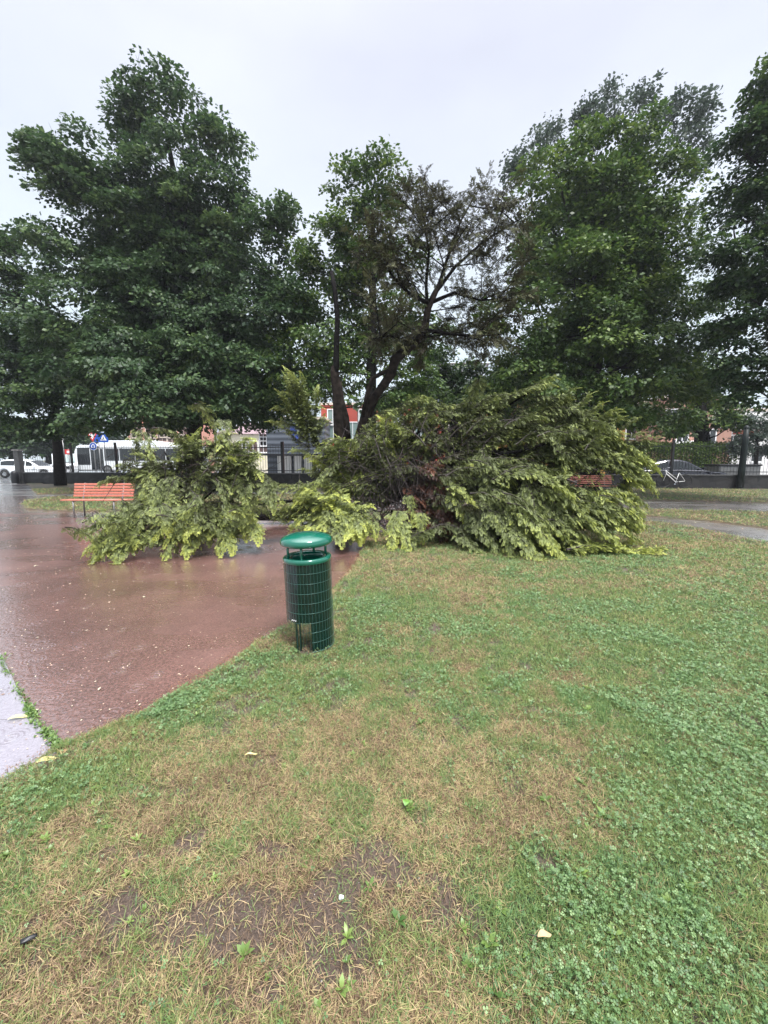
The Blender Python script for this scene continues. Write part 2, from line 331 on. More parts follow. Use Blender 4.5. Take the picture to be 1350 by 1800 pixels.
# ground sheet: polar grid round the photographer, fine near, coarse far
def ground():
    r = [0.25]
    while r[-1] < 900: r.append(r[-1] * (1.012 if r[-1] < 30 else 1.08))
    r = np.array(r)
    th = np.concatenate([np.linspace(-R(75), R(75), 900), np.linspace(R(75), 2 * math.pi - R(75), 90)[1:]])
    rr, tt = np.meshgrid(r, th, indexing='ij'); nth = th.size
    X = rr * np.sin(tt); Y = rr * np.cos(tt)
    x, y = X.ravel(), Y.ravel()
    near = np.hypot(x, y) < 48
    sd_ = np.full(x.shape, -9.); sd_[near] = lawn_sd(x[near], y[near])
    t = np.clip(sd_ / .07 + .4, 0, 1)
    soil = np.zeros(x.shape); green = np.ones(x.shape) * .5
    s_, g_ = fields(x[near], y[near]); soil[near] = s_; green[near] = g_
    micro = (fbm(x, y, 18, 3, 3) - .5) * .022 + (fbm(x, y, 60, 4, 2) - .5) * .008
    z = -.075 + t * .075 + micro * t - soil * .008 * t + (fbm(x, y, .5, 8) - .5) * .05 * np.clip(sd_ / 2, 0, 1)
    z[x.size - 1] = z[x.size - 1]
    V = np.stack([x, y, z], 1); V = np.vstack([V, [[0, 0, 0]]])
    i = np.arange(len(r) - 1)[:, None] * nth + np.arange(nth)[None, :]
    j = np.arange(len(r) - 1)[:, None] * nth + (np.arange(nth)[None, :] + 1) % nth
    Fq = np.stack([i, i + nth, j + nth, j], -1).reshape(-1, 4)
    edge = np.clip(1 - np.abs(sd_) / .10, 0, 1)
    soil = np.append(np.maximum(soil, edge * .8), 0); green = np.append(green, .5)
    m, n, b = mat_new('lawn_soil')
    tcn = n.nodes.new('ShaderNodeTexCoord')
    a1 = n.nodes.new('ShaderNodeAttribute'); a1.attribute_name = 'soil'; a2 = n.nodes.new('ShaderNodeAttribute'); a2.attribute_name = 'green'
    no = n.nodes.new('ShaderNodeTexNoise'); no.inputs['Scale'].default_value = 110; no.inputs['Detail'].default_value = 10; no.inputs['Roughness'].default_value = .75
    n.links.new(tcn.outputs['Object'], no.inputs['Vector'])
    def ramp2(c0, c1):
        q = n.nodes.new('ShaderNodeValToRGB'); q.color_ramp.elements[0].position = .32; q.color_ramp.elements[1].position = .68
        q.color_ramp.elements[0].color = c0 + (1,); q.color_ramp.elements[1].color = c1 + (1,); n.links.new(no.outputs[0], q.inputs[0]); return q
    rs = ramp2((.042, .030, .024), (.19, .14, .112)); rst = ramp2((.032, .023, .013), (.17, .12, .06)); rg = ramp2((.008, .018, .007), (.06, .09, .03))
    m1 = n.nodes.new('ShaderNodeMixRGB'); m2 = n.nodes.new('ShaderNodeMixRGB')
    n.links.new(a2.outputs['Fac'], m1.inputs[0]); n.links.new(rst.outputs[0], m1.inputs[1]); n.links.new(rg.outputs[0], m1.inputs[2])
    n.links.new(a1.outputs['Fac'], m2.inputs[0]); n.links.new(m1.outputs[0], m2.inputs[1]); n.links.new(rs.outputs[0], m2.inputs[2])
    n.links.new(m2.outputs[0], b.inputs['Base Color']); b.inputs['Roughness'].default_value = .55; b.inputs['Specular IOR Level'].default_value = .4
    bp = n.nodes.new('ShaderNodeBump'); bp.inputs['Strength'].default_value = .8; bp.inputs['Distance'].default_value = .02
    n.links.new(no.outputs[0], bp.inputs['Height']); n.links.new(bp.outputs[0], b.inputs['Normal'])
    o = mesh_np('ground', V, Fq, m, attrs={'soil': soil, 'green': green}, smooth=True)
    tag(o, kind='structure')
ground()

# wet path
def mat_wet(name, c0, c1, pud_scale, pud_lo, pud_hi, streak=(1, 1, 1), extra=None, rings=True, rough=.35, ruffle=.25):
    m, n, b = mat_new(name); L = n.links.new
    tcn = n.nodes.new('ShaderNodeTexCoord')
    fine = n.nodes.new('ShaderNodeTexNoise'); fine.inputs['Scale'].default_value = 75; fine.inputs['Detail'].default_value = 6; fine.inputs['Roughness'].default_value = .75
    big = n.nodes.new('ShaderNodeTexNoise'); big.inputs['Scale'].default_value = 1.3; big.inputs['Detail'].default_value = 5
    L(tcn.outputs['Object'], fine.inputs['Vector']); L(tcn.outputs['Object'], big.inputs['Vector'])
    rp = n.nodes.new('ShaderNodeValToRGB'); rp.color_ramp.elements[0].position = .35; rp.color_ramp.elements[1].position = .7
    rp.color_ramp.elements[0].color = c0 + (1,); rp.color_ramp.elements[1].color = c1 + (1,)
    ad = n.nodes.new('ShaderNodeMath'); ad.operation = 'MULTIPLY_ADD'; ad.inputs[1].default_value = .75
    h = n.nodes.new('ShaderNodeMath'); h.operation = 'MULTIPLY'; h.inputs[1].default_value = .25; L(big.outputs[0], h.inputs[0])
    L(fine.outputs[0], ad.inputs[0]); L(h.outputs[0], ad.inputs[2]); L(ad.outputs[0], rp.inputs[0]); L(rp.outputs[0], b.inputs['Base Color'])
    # puddle mask
    mp_ = n.nodes.new('ShaderNodeMapping'); mp_.inputs['Scale'].default_value = streak; L(tcn.outputs['Object'], mp_.inputs[0])
    pn = n.nodes.new('ShaderNodeTexNoise'); pn.inputs['Scale'].default_value = pud_scale; pn.inputs['Detail'].default_value = 4; L(mp_.outputs[0], pn.inputs['Vector'])
    pm = n.nodes.new('ShaderNodeMapRange'); pm.inputs[1].default_value = pud_lo; pm.inputs[2].default_value = pud_hi; pm.interpolation_type = 'SMOOTHSTEP'
    src = pn.outputs[0]
    if extra:                                   # wetter towards a hollow: soft blob in object space
        for (ex, ey, er, ea) in extra:
            sub = n.nodes.new('ShaderNodeVectorMath'); sub.operation = 'SUBTRACT'; sub.inputs[1].default_value = (ex, ey, PATH_Z); L(tcn.outputs['Object'], sub.inputs[0])
            ln = n.nodes.new('ShaderNodeVectorMath'); ln.operation = 'LENGTH'; L(sub.outputs[0], ln.inputs[0])
            q = n.nodes.new('ShaderNodeMapRange'); q.inputs[1].default_value = er; q.inputs[2].default_value = 0; q.inputs[3].default_value = 0; q.inputs[4].default_value = ea; q.interpolation_type = 'SMOOTHSTEP'
            L(ln.outputs['Value'], q.inputs[0]); s_ = n.nodes.new('ShaderNodeMath'); L(src, s_.inputs[0]); L(q.outputs[0], s_.inputs[1]); src = s_.outputs[0]
    L(src, pm.inputs[0])
    rr = n.nodes.new('ShaderNodeMapRange'); rr.inputs[3].default_value = rough; rr.inputs[4].default_value = .17; L(pm.outputs[0], rr.inputs[0]); L(rr.outputs[0], b.inputs['Roughness'])
    sr = n.nodes.new('ShaderNodeMapRange'); sr.inputs[3].default_value = .45; sr.inputs[4].default_value = .5; L(pm.outputs[0], sr.inputs[0]); L(sr.outputs[0], b.inputs['Specular IOR Level'])
    # bump: grit outside puddles, drop ripples inside
    bs = n.nodes.new('ShaderNodeMapRange'); bs.inputs[3].default_value = .6; bs.inputs[4].default_value = .55; L(pm.outputs[0], bs.inputs[0])
    bp = n.nodes.new('ShaderNodeBump'); bp.inputs['Distance'].default_value = .012; L(fine.outputs[0], bp.inputs['Height']); L(bs.outputs[0], bp.inputs['Strength'])
    ru = n.nodes.new('ShaderNodeTexNoise'); ru.inputs['Scale'].default_value = 28; ru.inputs['Detail'].default_value = 3; L(tcn.outputs['Object'], ru.inputs['Vector'])
    b0 = n.nodes.new('ShaderNodeBump'); b0.inputs['Distance'].default_value = .012; b0.inputs['Strength'].default_value = ruffle; L(ru.outputs[0], b0.inputs['Height'])
    vo = n.nodes.new('ShaderNodeTexVoronoi'); vo.inputs['Scale'].default_value = 4.5; L(tcn.outputs['Object'], vo.inputs['Vector'])
    sn = n.nodes.new('ShaderNodeMath'); sn.operation = 'MULTIPLY'; sn.inputs[1].default_value = 62; L(vo.outputs['Distance'], sn.inputs[0])
    s2 = n.nodes.new('ShaderNodeMath'); s2.operation = 'SINE'; L(sn.outputs[0], s2.inputs[0])
    fl = n.nodes.new('ShaderNodeMapRange'); fl.inputs[1].default_value = .05; fl.inputs[2].default_value = .42; fl.inputs[3].default_value = 1; fl.inputs[4].default_value = 0; L(vo.outputs['Distance'], fl.inputs[0])
    s3 = n.nodes.new('ShaderNodeMath'); s3.operation = 'MULTIPLY'; L(s2.outputs[0], s3.inputs[0]); L(fl.outputs[0], s3.inputs[1])
    b2 = n.nodes.new('ShaderNodeBump'); b2.inputs['Distance'].default_value = .003
    st = n.nodes.new('ShaderNodeMath'); st.operation = 'MULTIPLY'; st.inputs[1].default_value = .5; L(pm.outputs[0], st.inputs[0]); L(st.outputs[0], b2.inputs['Strength'])
    L(s3.outputs[0], b2.inputs['Height']); L(b0.outputs[0], b2.inputs['Normal']); L(bp.outputs[0], b.inputs['Normal'])
    # water film on top of the grit
    L(b2.outputs[0], b.inputs['Coat Normal']); b.inputs['Coat IOR'].default_value = 2.1
    cw = n.nodes.new('ShaderNodeMapRange'); cw.inputs[3].default_value = .8; cw.inputs[4].default_value = 1.0; L(pm.outputs[0], cw.inputs[0]); L(cw.outputs[0], b.inputs['Coat Weight'])
    cq = n.nodes.new('ShaderNodeMapRange'); cq.inputs[3].default_value = .16; cq.inputs[4].default_value = .05; L(pm.outputs[0], cq.inputs[0]); L(cq.outputs[0], b.inputs['Coat Roughness'])
    return m
c1 = G(60, 1280, PATH_Z); c2 = G(-60, 1180, PATH_Z); c3 = G(60, 1080, PATH_Z); c4 = G(240, 1255, PATH_Z); c5 = G(20, 880, PATH_Z); c6 = G(480, 895, PATH_Z)
M['path'] = mat_wet('wet_red_asphalt', (.048, .024, .020), (.31, .165, .14), .9, .45, .62, streak=(.7, 1.4, 1),
                    extra=[(c1[0], c1[1], .9, .30), (c2[0], c2[1], 1.6, .35), (c3[0], c3[1], 1.8, .30), (c4[0], c4[1], .6, .22), (c5[0], c5[1], 7, .3), (c6[0], c6[1], 1.5, .25)])
M['mud'] = mat_wet('wet_muddy_path', (.07, .06, .055), (.30, .27, .26), 1.1, .44, .62, streak=(.35, 1.8, 1))  # pale end of the colour stands in for sky glare on puddles
M['kerbstrip'] = mat_wet('wet_grey_paving', (.22, .20, .23), (.36, .33, .38), 1.2, .30, .5, ruffle=.06)  # pale lilac base colour carries the sky reflected in the wet strip
def sheet(name, poly, z, mat, **k):
    me = bpy.data.meshes.new(name); me.from_pydata([(p[0], p[1], z) for p in poly], [], [tuple(range(len(poly)))]); me.materials.append(mat)
    o = bpy.data.objects.new(name, me); COL.objects.link(o); tag(o, kind='structure'); return o
fence_a = P(45, 832, 24.6)[:2]; fence_b = P(1350, 832, 20.3)[:2]
fdir = (fence_b - fence_a) / np.linalg.norm(fence_b - fence_a)
fence_r = fence_b + fdir * 14
fy = lambda x: fence_a[1] + (x - fence_a[0]) * fdir[1] / fdir[0]
redpoly = [(-40, -6), (-2.2, -6), (4.0, 6.5), (.6, 11.6), (-3, 13.0), (-40, 13.0)]
sheet('path', [(-40, -6), (3, -6), (3.0, 8.6), (-2.0, 11.9), (-6, 13.2), (-10, 16), (-40, 16)], PATH_Z, M['path'])
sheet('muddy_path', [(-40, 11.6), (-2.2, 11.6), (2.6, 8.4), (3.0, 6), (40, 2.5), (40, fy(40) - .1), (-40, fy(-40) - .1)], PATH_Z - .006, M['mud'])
ks = gp([(-500, 1480), (-300, 1130), (-20, 1122), (2, 1150), (30, 1208), (70, 1278), (112, 1322), (0, 1385)], PATH_Z + .004)
sheet('kerb_strip', ks, PATH_Z + .004, M['kerbstrip'])

# outside: street
M['road'] = mat_wet('wet_road', (.10, .10, .105), (.22, .22, .225), .5, .42, .62, streak=(.3, 1, 1), rings=False)
sheet('road', [(-90, fy(-90) + .3), (90, fy(90) + .3), (90, 120), (-90, 120)], -.03, M['road'])

# ------------------------------------------------------------------ lawn vegetation (stuff)
def stamp(tv, tf, Rm, T, sc, tint=None, ttint=None):
    """copy a template (V,3)/(F,k) with N rotations (N,3,3), offsets (N,3), scales (N,) or (N,3)"""
    sc = np.asarray(sc, np.float32); sc = sc[:, None, None] if sc.ndim == 1 else sc[:, None, :]
    V = np.einsum('nij,nvj->nvi', Rm.astype(np.float32), tv[None].astype(np.float32) * sc) + T[:, None, :].astype(np.float32)
    Fc = tf[None] + (np.arange(len(T)) * len(tv))[:, None, None]
    tt = None
    if tint is not None:
        tt = np.repeat(tint[:, None], len(tv), 1)
        if ttint is not None: tt = tt + ttint[None]
        tt = np.clip(tt, 0, 1).ravel()
    return V.reshape(-1, 3), Fc.reshape(-1, tf.shape[1]), tt
def basis(f, up):                       # columns: forward, side, normal
    f = norm(f); s = norm(np.cross(up, f)); n = np.cross(f, s); return np.stack([f, s, n], -1)
def merge(parts):
    vs, fs, ts = [], [], []; b = 0
    for v, f, t in parts:
        vs.append(v); fs.append(f + b); ts.append(t); b += len(v)
    return np.vstack(vs), np.vstack(fs), np.concatenate(ts)

def scatter(n, r0, r1, half=R(62), power=2.0):
    """density falls with the square of the distance"""
    u = rng.random(n)
    if power == 2: r = r0 * (r1 / r0) ** u
    else: r = np.sqrt(r0 ** 2 + u * (r1 ** 2 - r0 ** 2))
    t = (rng.random(n) * 2 - 1) * half
    return r * np.sin(t), r * np.cos(t), r
def gz(x, y):
    return (fbm(x, y, 18, 3, 3) - .5) * .022 + (fbm(x, y, .5, 8) - .5) * .05 * np.clip(lawn_sd(x, y) / 2, 0, 1)
def vegetation():
    blade_v = np.array([[0, -.5, 0], [0, .5, 0], [.5, .38, .10], [.5, -.38, .10], [1, 0, -.02]], float)
    # two faces (quad + quad with a doubled tip keeps everything quads)
    bv = np.array([[0, -.5, 0], [0, .5, 0], [.52, .36, .10], [.52, -.36, .10], [1, .06, -.04], [1, -.06, -.04]], float)
    bf = np.array([[0, 1, 2, 3], [3, 2, 4, 5]])
    sets = []
    for (n, r0, r1, pw) in ((520000, .7, 2.6, 0), (1000000, 2.4, 9, 2), (300000, 8, 26, 2)):
        x, y, r = scatter(n, r0, r1, power=pw)
        sdv = lawn_sd(x, y); soil, green = fields(x, y)
        dens = fbm(x, y, 14, 77, 2)
        keep = (sdv > -.01) & (rng.random(n) > soil * .84) & (rng.random(n) < .45 + dens)
        x, y, r, soil, green = [a[keep] for a in (x, y, r, soil, green)]
        n = len(x); 
        isgreen = rng.random(n) < green * .66 + .22 + .5 * np.clip((fbm(x, y, 11, 140, 2) - .5) * 5, 0, 1)
        kk = fbm(x, y, 5, 55, 2)
        tint = np.where(isgreen, rng.normal(.72, .14, n) + (kk - .5) * .3, rng.normal(.20, .16, n) + (kk - .5) * .35)
        yaw = rng.random(n) * 2 * math.pi + 0
        lean = np.where(isgreen, rng.normal(.75, .35, n), rng.normal(.28, .25, n))
        f = np.stack([np.cos(yaw) * np.cos(lean), np.sin(yaw) * np.cos(lean), np.abs(np.sin(lean))], 1)
        up = np.stack([rng.normal(0, .5, n), rng.normal(0, .5, n), np.ones(n)], 1)
        lod = np.clip(r / 2.4, 1, 9)
        L = rng.uniform(.012, .038, n) * np.where(isgreen, 1, 1.25) * lod ** .45
        W = rng.uniform(.0010, .0026, n) * lod ** .95
        T = np.stack([x, y, gz(x, y) - .002], 1)
        sets.append(stamp(bv, bf, basis(f, up), T, np.stack([L, W, L], 1), tint))
    V, Fc, t = merge(sets)
    o = mesh_np('lawn_grass', V, Fc, M['grass'], tint=t)
    tag(o, 'short wet grass, green mixed with straw coloured dry blades', 'grass', kind='stuff')
    # clover: three round leaflets each on a short stalk
    a = np.linspace(0, 2 * math.pi, 9)[:-1][:6]
    lv, lf = [], []
    for k in range(3):
        ph = 2 * math.pi * k / 3; c = np.array([math.cos(ph), math.sin(ph)]); s = np.array([-c[1], c[0]])
        q = [(0.08, 0, 0), (.62, -.52, .10), (1.02, 0, -.04), (.62, .52, .10)]
        b0 = len(lv)
        for (u, w, z) in q: p = c * u + s * w; lv.append((p[0], p[1], z))
        lf.append((b0, b0 + 1, b0 + 2, b0 + 3))
    lv = np.array(lv); lf = np.array(lf)
    sets = []
    for (n, r0, r1, pw) in ((85000, .7, 2.6, 0), (280000, 2.4, 10, 2), (40000, 9, 22, 2)):
        x, y, r = scatter(n, r0, r1, power=pw)
        sdv = lawn_sd(x, y); soil, green = fields(x, y)
        cl = fbm(x, y, 3.2, 91, 3)
        keep = (sdv > 0) & (rng.random(n) > soil * .96) & (rng.random(n) < np.clip(green ** 1.7 * .8 * (cl * 3.4 - 1.15), .01, 1))
        x, y, r = x[keep], y[keep], r[keep]; n = len(x)
        yaw = rng.random(n) * 6.283; tx, ty = rng.normal(0, .4, n), rng.normal(-.1, .4, n)
        nn = norm(np.stack([tx, ty, np.ones(n)], 1)); f = np.stack([np.cos(yaw), np.sin(yaw), np.zeros(n)], 1); f = f - nn * (f * nn).sum(1, keepdims=True)
        lod = np.clip(r / 2.4, 1, 9)
        sc = rng.uniform(.0035, .0085, n) * lod ** .7
        T = np.stack([x, y, gz(x, y) + rng.uniform(.012, .035, n)], 1)
        tint = rng.normal(.45, .25, n)
        sets.append(stamp(lv, lf, basis(f, nn), T, sc, tint))
    V, Fc, t = merge(sets)
    tag(mesh_np('clover', V, Fc, M['clover'], tint=t), 'low bluish green clover leaves spreading through the lawn', 'clover', kind='stuff')
    # broad-leaf weeds: rosettes of 5-9 lance leaves
    lv = np.array([[0, -.03, 0], [0, .03, 0], [.30, .16, .12], [.30, -.16, .12], [.65, .20, .14], [.65, -.20, .14], [1, .02, .02], [1, -.02, .02], [.30, 0, .07], [.65, 0, .09]])
    lf = np.array([[0, 1, 2, 8], [0, 8, 3, 0], [8, 2, 4, 9], [3, 8, 9, 5], [9, 4, 6, 7], [5, 9, 7, 7]])
    lf = np.array([[0, 1, 2, 3], [3, 2, 4, 5], [5, 4, 6, 7]])
    lv = lv[:8]; lv[2:6, 2] += 0.0
    x, y, r = scatter(3200, .8, 6, power=0)
    pts = [(720, 1425), (470, 1720), (610, 1690), (430, 1680), (560, 1770), (860, 1660), (880, 1700), (840, 1670), (700, 1620), (615, 1730), (600, 1740), (1080, 1640), (1090, 1760), (1040, 1410), (1060, 1440), (1030, 1250), (960, 1410), (230, 1620), (740, 1275), (500, 1350), (650, 1560), (1240, 1620), (60, 1470), (80, 1480), (820, 1700), (1020, 1540), (870, 1740), (1150, 1700), (1020, 1380), (1090, 1390), (620, 1330), (640, 1310), (610, 1650), (880, 1600)]
    g0 = np.array([G(*p) for p in pts])
    s1, g1 = fields(x, y); k = (lawn_sd(x, y) > .05) & (rng.random(3200) < .06 + .45 * (fbm(x, y, 1.2, 66) > .55) + .35 * g1) & (rng.random(3200) > s1 * .8)
    X = np.concatenate([x[k], g0[:, 0]]); Y = np.concatenate([y[k], g0[:, 1]]); big = np.concatenate([np.ones(k.sum()) * .7, np.ones(len(pts)) * 1.05])
    Rm, T, sc, ti = [], [], [], []
    for x0, y0, b0 in zip(X, Y, big):
        m = rng.integers(5, 10); base = rng.random() * 6.28; s0 = rng.uniform(.014, .040) * b0; tt = rng.random()
        for q in range(m):
            yw = base + q * 2.4 + rng.normal(0, .2); el = rng.uniform(.25, 1.0)
            f = np.array([math.cos(yw) * math.cos(el), math.sin(yw) * math.cos(el), math.sin(el)])
            Rm.append(basis(f[None], np.array([[0, 0, 1.]]))[0]); T.append((x0, y0, 0)); s = s0 * rng.uniform(.7, 1.2); sc.append((s, s * rng.uniform(.7, 1.1), s)); ti.append(tt + rng.normal(0, .12))
    T = np.array(T); T[:, 2] = gz(T[:, 0], T[:, 1])
    V, Fc, t = stamp(lv, lf, np.array(Rm), T, np.array(sc), np.array(ti))
    tag(mesh_np('lawn_weeds', V, Fc, M['weed'], tint=t), 'broad leaved weed rosettes scattered through the thin lawn', 'weeds', kind='stuff')
    # pebbles and crumbs on the bare soil
    n = 60000; x, y, r = scatter(n, .7, 3.6, power=0); s1, g1 = fields(x, y); k = (s1 > .3) & (lawn_sd(x, y) > 0) & (rng.random(n) < .6)
    x, y = x[k], y[k]; n = len(x)
    ov = np.array([[1, 0, 0], [0, 1, 0], [-1, 0, 0], [0, -1, 0], [0, 0, .7], [0, 0, -.7]], float)
    of = np.array([[0, 1, 4], [1, 2, 4], [2, 3, 4], [3, 0, 4], [1, 0, 5], [2, 1, 5], [3, 2, 5], [0, 3, 5]])
    yaw = rng.random(n) * 6.28; f = np.stack([np.cos(yaw), np.sin(yaw), rng.normal(0, .2, n)], 1); up = np.tile([[0, 0, 1.]], (n, 1))
    s = rng.uniform(.0008, .0026, n) * np.where(rng.random(n) < .03, 2.4, 1)
    V, Fc, t = stamp(ov, of, basis(f, up), np.stack([x, y, gz(x, y) - .004], 1), np.stack([s * rng.uniform(.7, 1.6, n), s, s * .8], 1), np.clip(rng.beta(1.0, 5, n) + (rng.random(n) < .03) * .6, 0, 1))
    tag(mesh_np('gravel', V, Fc, M['pebble'], tint=t), 'small pale stones and crumbs on the bare soil patches', 'gravel', kind='stuff')
    # leaf litter on the path
    n = 4800; x, y, r = scatter(n, 2.0, 20, half=R(50), power=2); k = (lawn_sd(x, y) < -.05) & (y < 17)
    x, y, r = x[k], y[k], r[k]; n = len(x)
    dv = np.array([[0, 0, 0], [.45, -.3, .1], [1, 0, .05], [.45, .3, .08]], float); df = np.array([[0, 1, 2, 3]])
    yaw = rng.random(n) * 6.28; f = np.stack([np.cos(yaw), np.sin(yaw), rng.normal(0, .08, n)], 1); up = np.stack([rng.normal(0, .15, n), rng.normal(0, .15, n), np.ones(n)], 1)
    s = rng.uniform(.005, .022, n) * np.clip(r / 5, .8, 2.2) * np.where(rng.random(n) < .06, 2., 1)
    V, Fc, t = stamp(dv, df, basis(f, up), np.stack([x, y, np.full(n, PATH_Z + .006)], 1), s, rng.beta(2, 1.6, n) * np.where(rng.random(n) < .5, .35, 1))
    tag(mesh_np('leaf_litter', V, Fc, M['dryleaf'], tint=t), 'tiny fallen leaves and bits of debris on the wet path', 'leaf litter', kind='stuff')
    # brown needles and leaf bits washed up along the lawn edge
    n = 700000; x, y, r = scatter(n, 1.6, 9, half=R(60), power=2); sdv = sdist(x, y, lawn) + (fbm(x, y, 6, 5) - .5) * .09; k = (sdv < .03) & (sdv > -.16) & (rng.random(n) < np.clip((.16 + sdv) / .16, 0, 1) ** 1.2 * (.3 + 1.4 * fbm(x, y, 3, 19)))
    x, y, r, sdv = x[k], y[k], r[k], sdv[k]; n = len(x); yaw = rng.random(n) * 6.28; f = np.stack([np.cos(yaw), np.sin(yaw), rng.normal(0, .2, n)], 1)
    sz = rng.uniform(.006, .018, n) * np.clip(r / 4, .8, 2)
    V, Fc, t = stamp(dv, df, basis(f, np.stack([rng.normal(0, .3, n), rng.normal(0, .3, n), np.ones(n)], 1)), np.stack([x, y, np.where(sdv > -.03, -.008, PATH_Z + .006)], 1), np.stack([sz, sz * .45, sz], 1), rng.beta(1.3, 4, n))
    tag(mesh_np('edge_litter', V, Fc, M['edgelitter'], tint=t), 'brown needles and leaf bits washed up along the lawn edge', 'leaf litter', kind='stuff')
    # weeds in the paving crack
    cr_ = [(0, 1155), (14, 1185), (30, 1210), (48, 1240), (60, 1265), (78, 1285), (95, 1305), (112, 1322)]
    cw = np.array([G(a, b, PATH_Z) for a, b in cr_]); Rm = []; T = []; sc = []; ti = []
    for q in range(len(cw) - 1):
        dens = [90, 20, 60, 140, 60, 150, 190][q]
        for _ in range(dens):
            u = rng.random(); p = cw[q] * (1 - u) + cw[q + 1] * u + np.append(rng.normal(0, .012, 2), 0); yw = rng.random() * 6.28; el = rng.uniform(.1, 1.1)
            f = np.array([math.cos(yw) * math.cos(el), math.sin(yw) * math.cos(el), math.sin(el)]); Rm.append(basis(f[None], np.array([[0, 0, 1.]]))[0]); T.append(p + [0, 0, .004]); s = rng.uniform(.012, .03); sc.append((s, s * 1.0, s)); ti.append(rng.random() * .7)
    V, Fc, t = stamp(lv, lf, np.array(Rm), np.array(T), np.array(sc), np.array(ti))
    tag(mesh_np('crack_weeds', V, Fc, M['weed'], tint=t), 'line of small green weeds growing in the paving crack', 'weeds', kind='stuff')
vegetation()

# ------------------------------------------------------------------ broad-leaved trees
leaf_v = np.array([[0, 0, 0], [.45, -.36, -.06], [1, 0, -.12], [.45, .36, -.06]], float); leaf_f = np.array([[0, 1, 2, 3]])
def tree(name, label, cat, base, trunk_pts, trunk_r, lobes, mat, leaf=.13, dens=150, seed=1, fill=.75, droop=.5, bark='bark', group=None, limbs=True, layered=0., pad_r=.42, tintbias=0., shrink=1.):
    """lobes: (px, py, D, rx_px, ry_px) in the photograph's pixels, turned into world ellipsoids once"""
    g = np.random.default_rng(seed)
    root = empty(name, base, label=label, cat=cat, group=group); b = np.array(base, float)
    LC = []; 
    for l in lobes:
        x, y, D, rx, ry = l[:5]; q_ = shrink if y < 480 else 1.0; rx *= q_; ry *= q_; c = P(x, y, D); sx = rx * D / F; sz = ry * D / F; LC.append((c, np.array([sx, (sx + sz) / 2 * .9, sz])))
    # sub lobes
    sub = []
    for c, r in LC:
        m = max(8, int(14 * (r.mean() / 1.5) ** 1.5))
        d = norm(g.normal(size=(m, 3))); rr = r.mean() * g.uniform(.18, .46, m)
        p = c + d * (r - rr[:, None] * .7) * g.uniform(.75, 1.05, (m, 1))
        for i in range(m): sub.append((p[i], rr[i] * np.array([1.15, 1.15, .8 - .25 * layered])))
    SC = np.array([s[0] for s in sub]); SR = np.array([s[1] for s in sub])
    # pads of leaves on the sub lobes
    area = (SR[:, 0] ** 2) * 12; npad = np.maximum(3, (area / (pad_r ** 2 * 3.1) * fill * 1.1).astype(int))
    idx = np.repeat(np.arange(len(sub)), npad); N = len(idx)
    d = norm(g.normal(size=(N, 3)) + [0, 0, .35]); rad = g.uniform(.55, 1.08, N) ** .7
    pc = SC[idx] + d * SR[idx] * rad[:, None]
    crown_c = SC.mean(0)
    outw = norm(pc - SC[idx] + .35 * norm(pc - crown_c) * SR[idx].mean(1, keepdims=True))
    nl = max(5, int(dens * pad_r ** 2 * 3.1)); J = np.repeat(np.arange(N), nl); K = len(J)
    a = g.random(K) * 6.283; rho = np.sqrt(g.random(K)); prr = pad_r * g.uniform(.6, 1.3, N)[J]
    # pads tilt outwards and droop at the rim
    tilt = outw[J]; off = np.stack([np.cos(a) * rho * prr, np.sin(a) * rho * prr, g.normal(0, .10 - .04 * layered, K) * 1.0 - rho ** 2 * prr * .35], 1)
    off[:, 2] += -(off[:, 0] * tilt[:, 0] + off[:, 1] * tilt[:, 1]) * (.55 * (1 - layered * .5))
    pos = pc[J] + off
    f = norm(np.stack([np.cos(a), np.sin(a), np.zeros(K)], 1) * .7 + tilt * .8 + g.normal(0, .45, (K, 3)) + np.array([0, 0, -droop]))
    up = norm(np.array([0, 0, 1.0]) + tilt * .5 + g.normal(0, .45, (K, 3)))
    zmin = b[2] + .2; keep = pos[:, 2] > zmin; pos, f, up, J2 = pos[keep], f[keep], up[keep], J[keep]; K = len(pos)
    tint = np.clip(.45 + tintbias + g.normal(0, .16, N)[J2] + g.normal(0, .13, K) + .10 * outw[J2][:, 2], 0, 1)  # top light put into the colour: pads facing up get lighter tint
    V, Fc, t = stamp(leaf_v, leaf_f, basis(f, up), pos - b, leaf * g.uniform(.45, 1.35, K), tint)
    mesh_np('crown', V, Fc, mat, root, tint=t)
    mb = MB()
    tp = [np.array(p) - b for p in trunk_pts]
    mb.tube(tp, trunk_r, 12)
    if limbs:
        top = tp[-1]; 
        for c, r in LC:
            cl = c - b; s = tp[0] + (tp[-1] - tp[0]) * g.uniform(.45, 1.0)
            if s[2] > cl[2] - .1: s = tp[0] + (tp[-1] - tp[0]) * max(.3, min(1, (cl[2] - 1) / max(tp[-1][2], .1)))
            mid = (s + cl) / 2 + g.normal(0, .25, 3) + np.array([0, 0, -.1 * np.linalg.norm(cl - s)])
            r0 = trunk_r[-1] * .55; mb.tube([s, mid, cl], [r0, r0 * .6, r0 * .3], 6, False)
            for _ in range(5):
                e = cl + norm(g.normal(size=3)) * r * .8; mb.tube([cl + (mid - cl) * g.uniform(0, .6), (cl + e) / 2 + g.normal(0, .1, 3), e], [r0 * .28, r0 * .18, r0 * .08], 4, False)
    mb.build('trunk', M[bark], root)
    return root

GZ = 0.0
def gb(x, D): p = P(x, 820, D); return (p[0], D, 0)
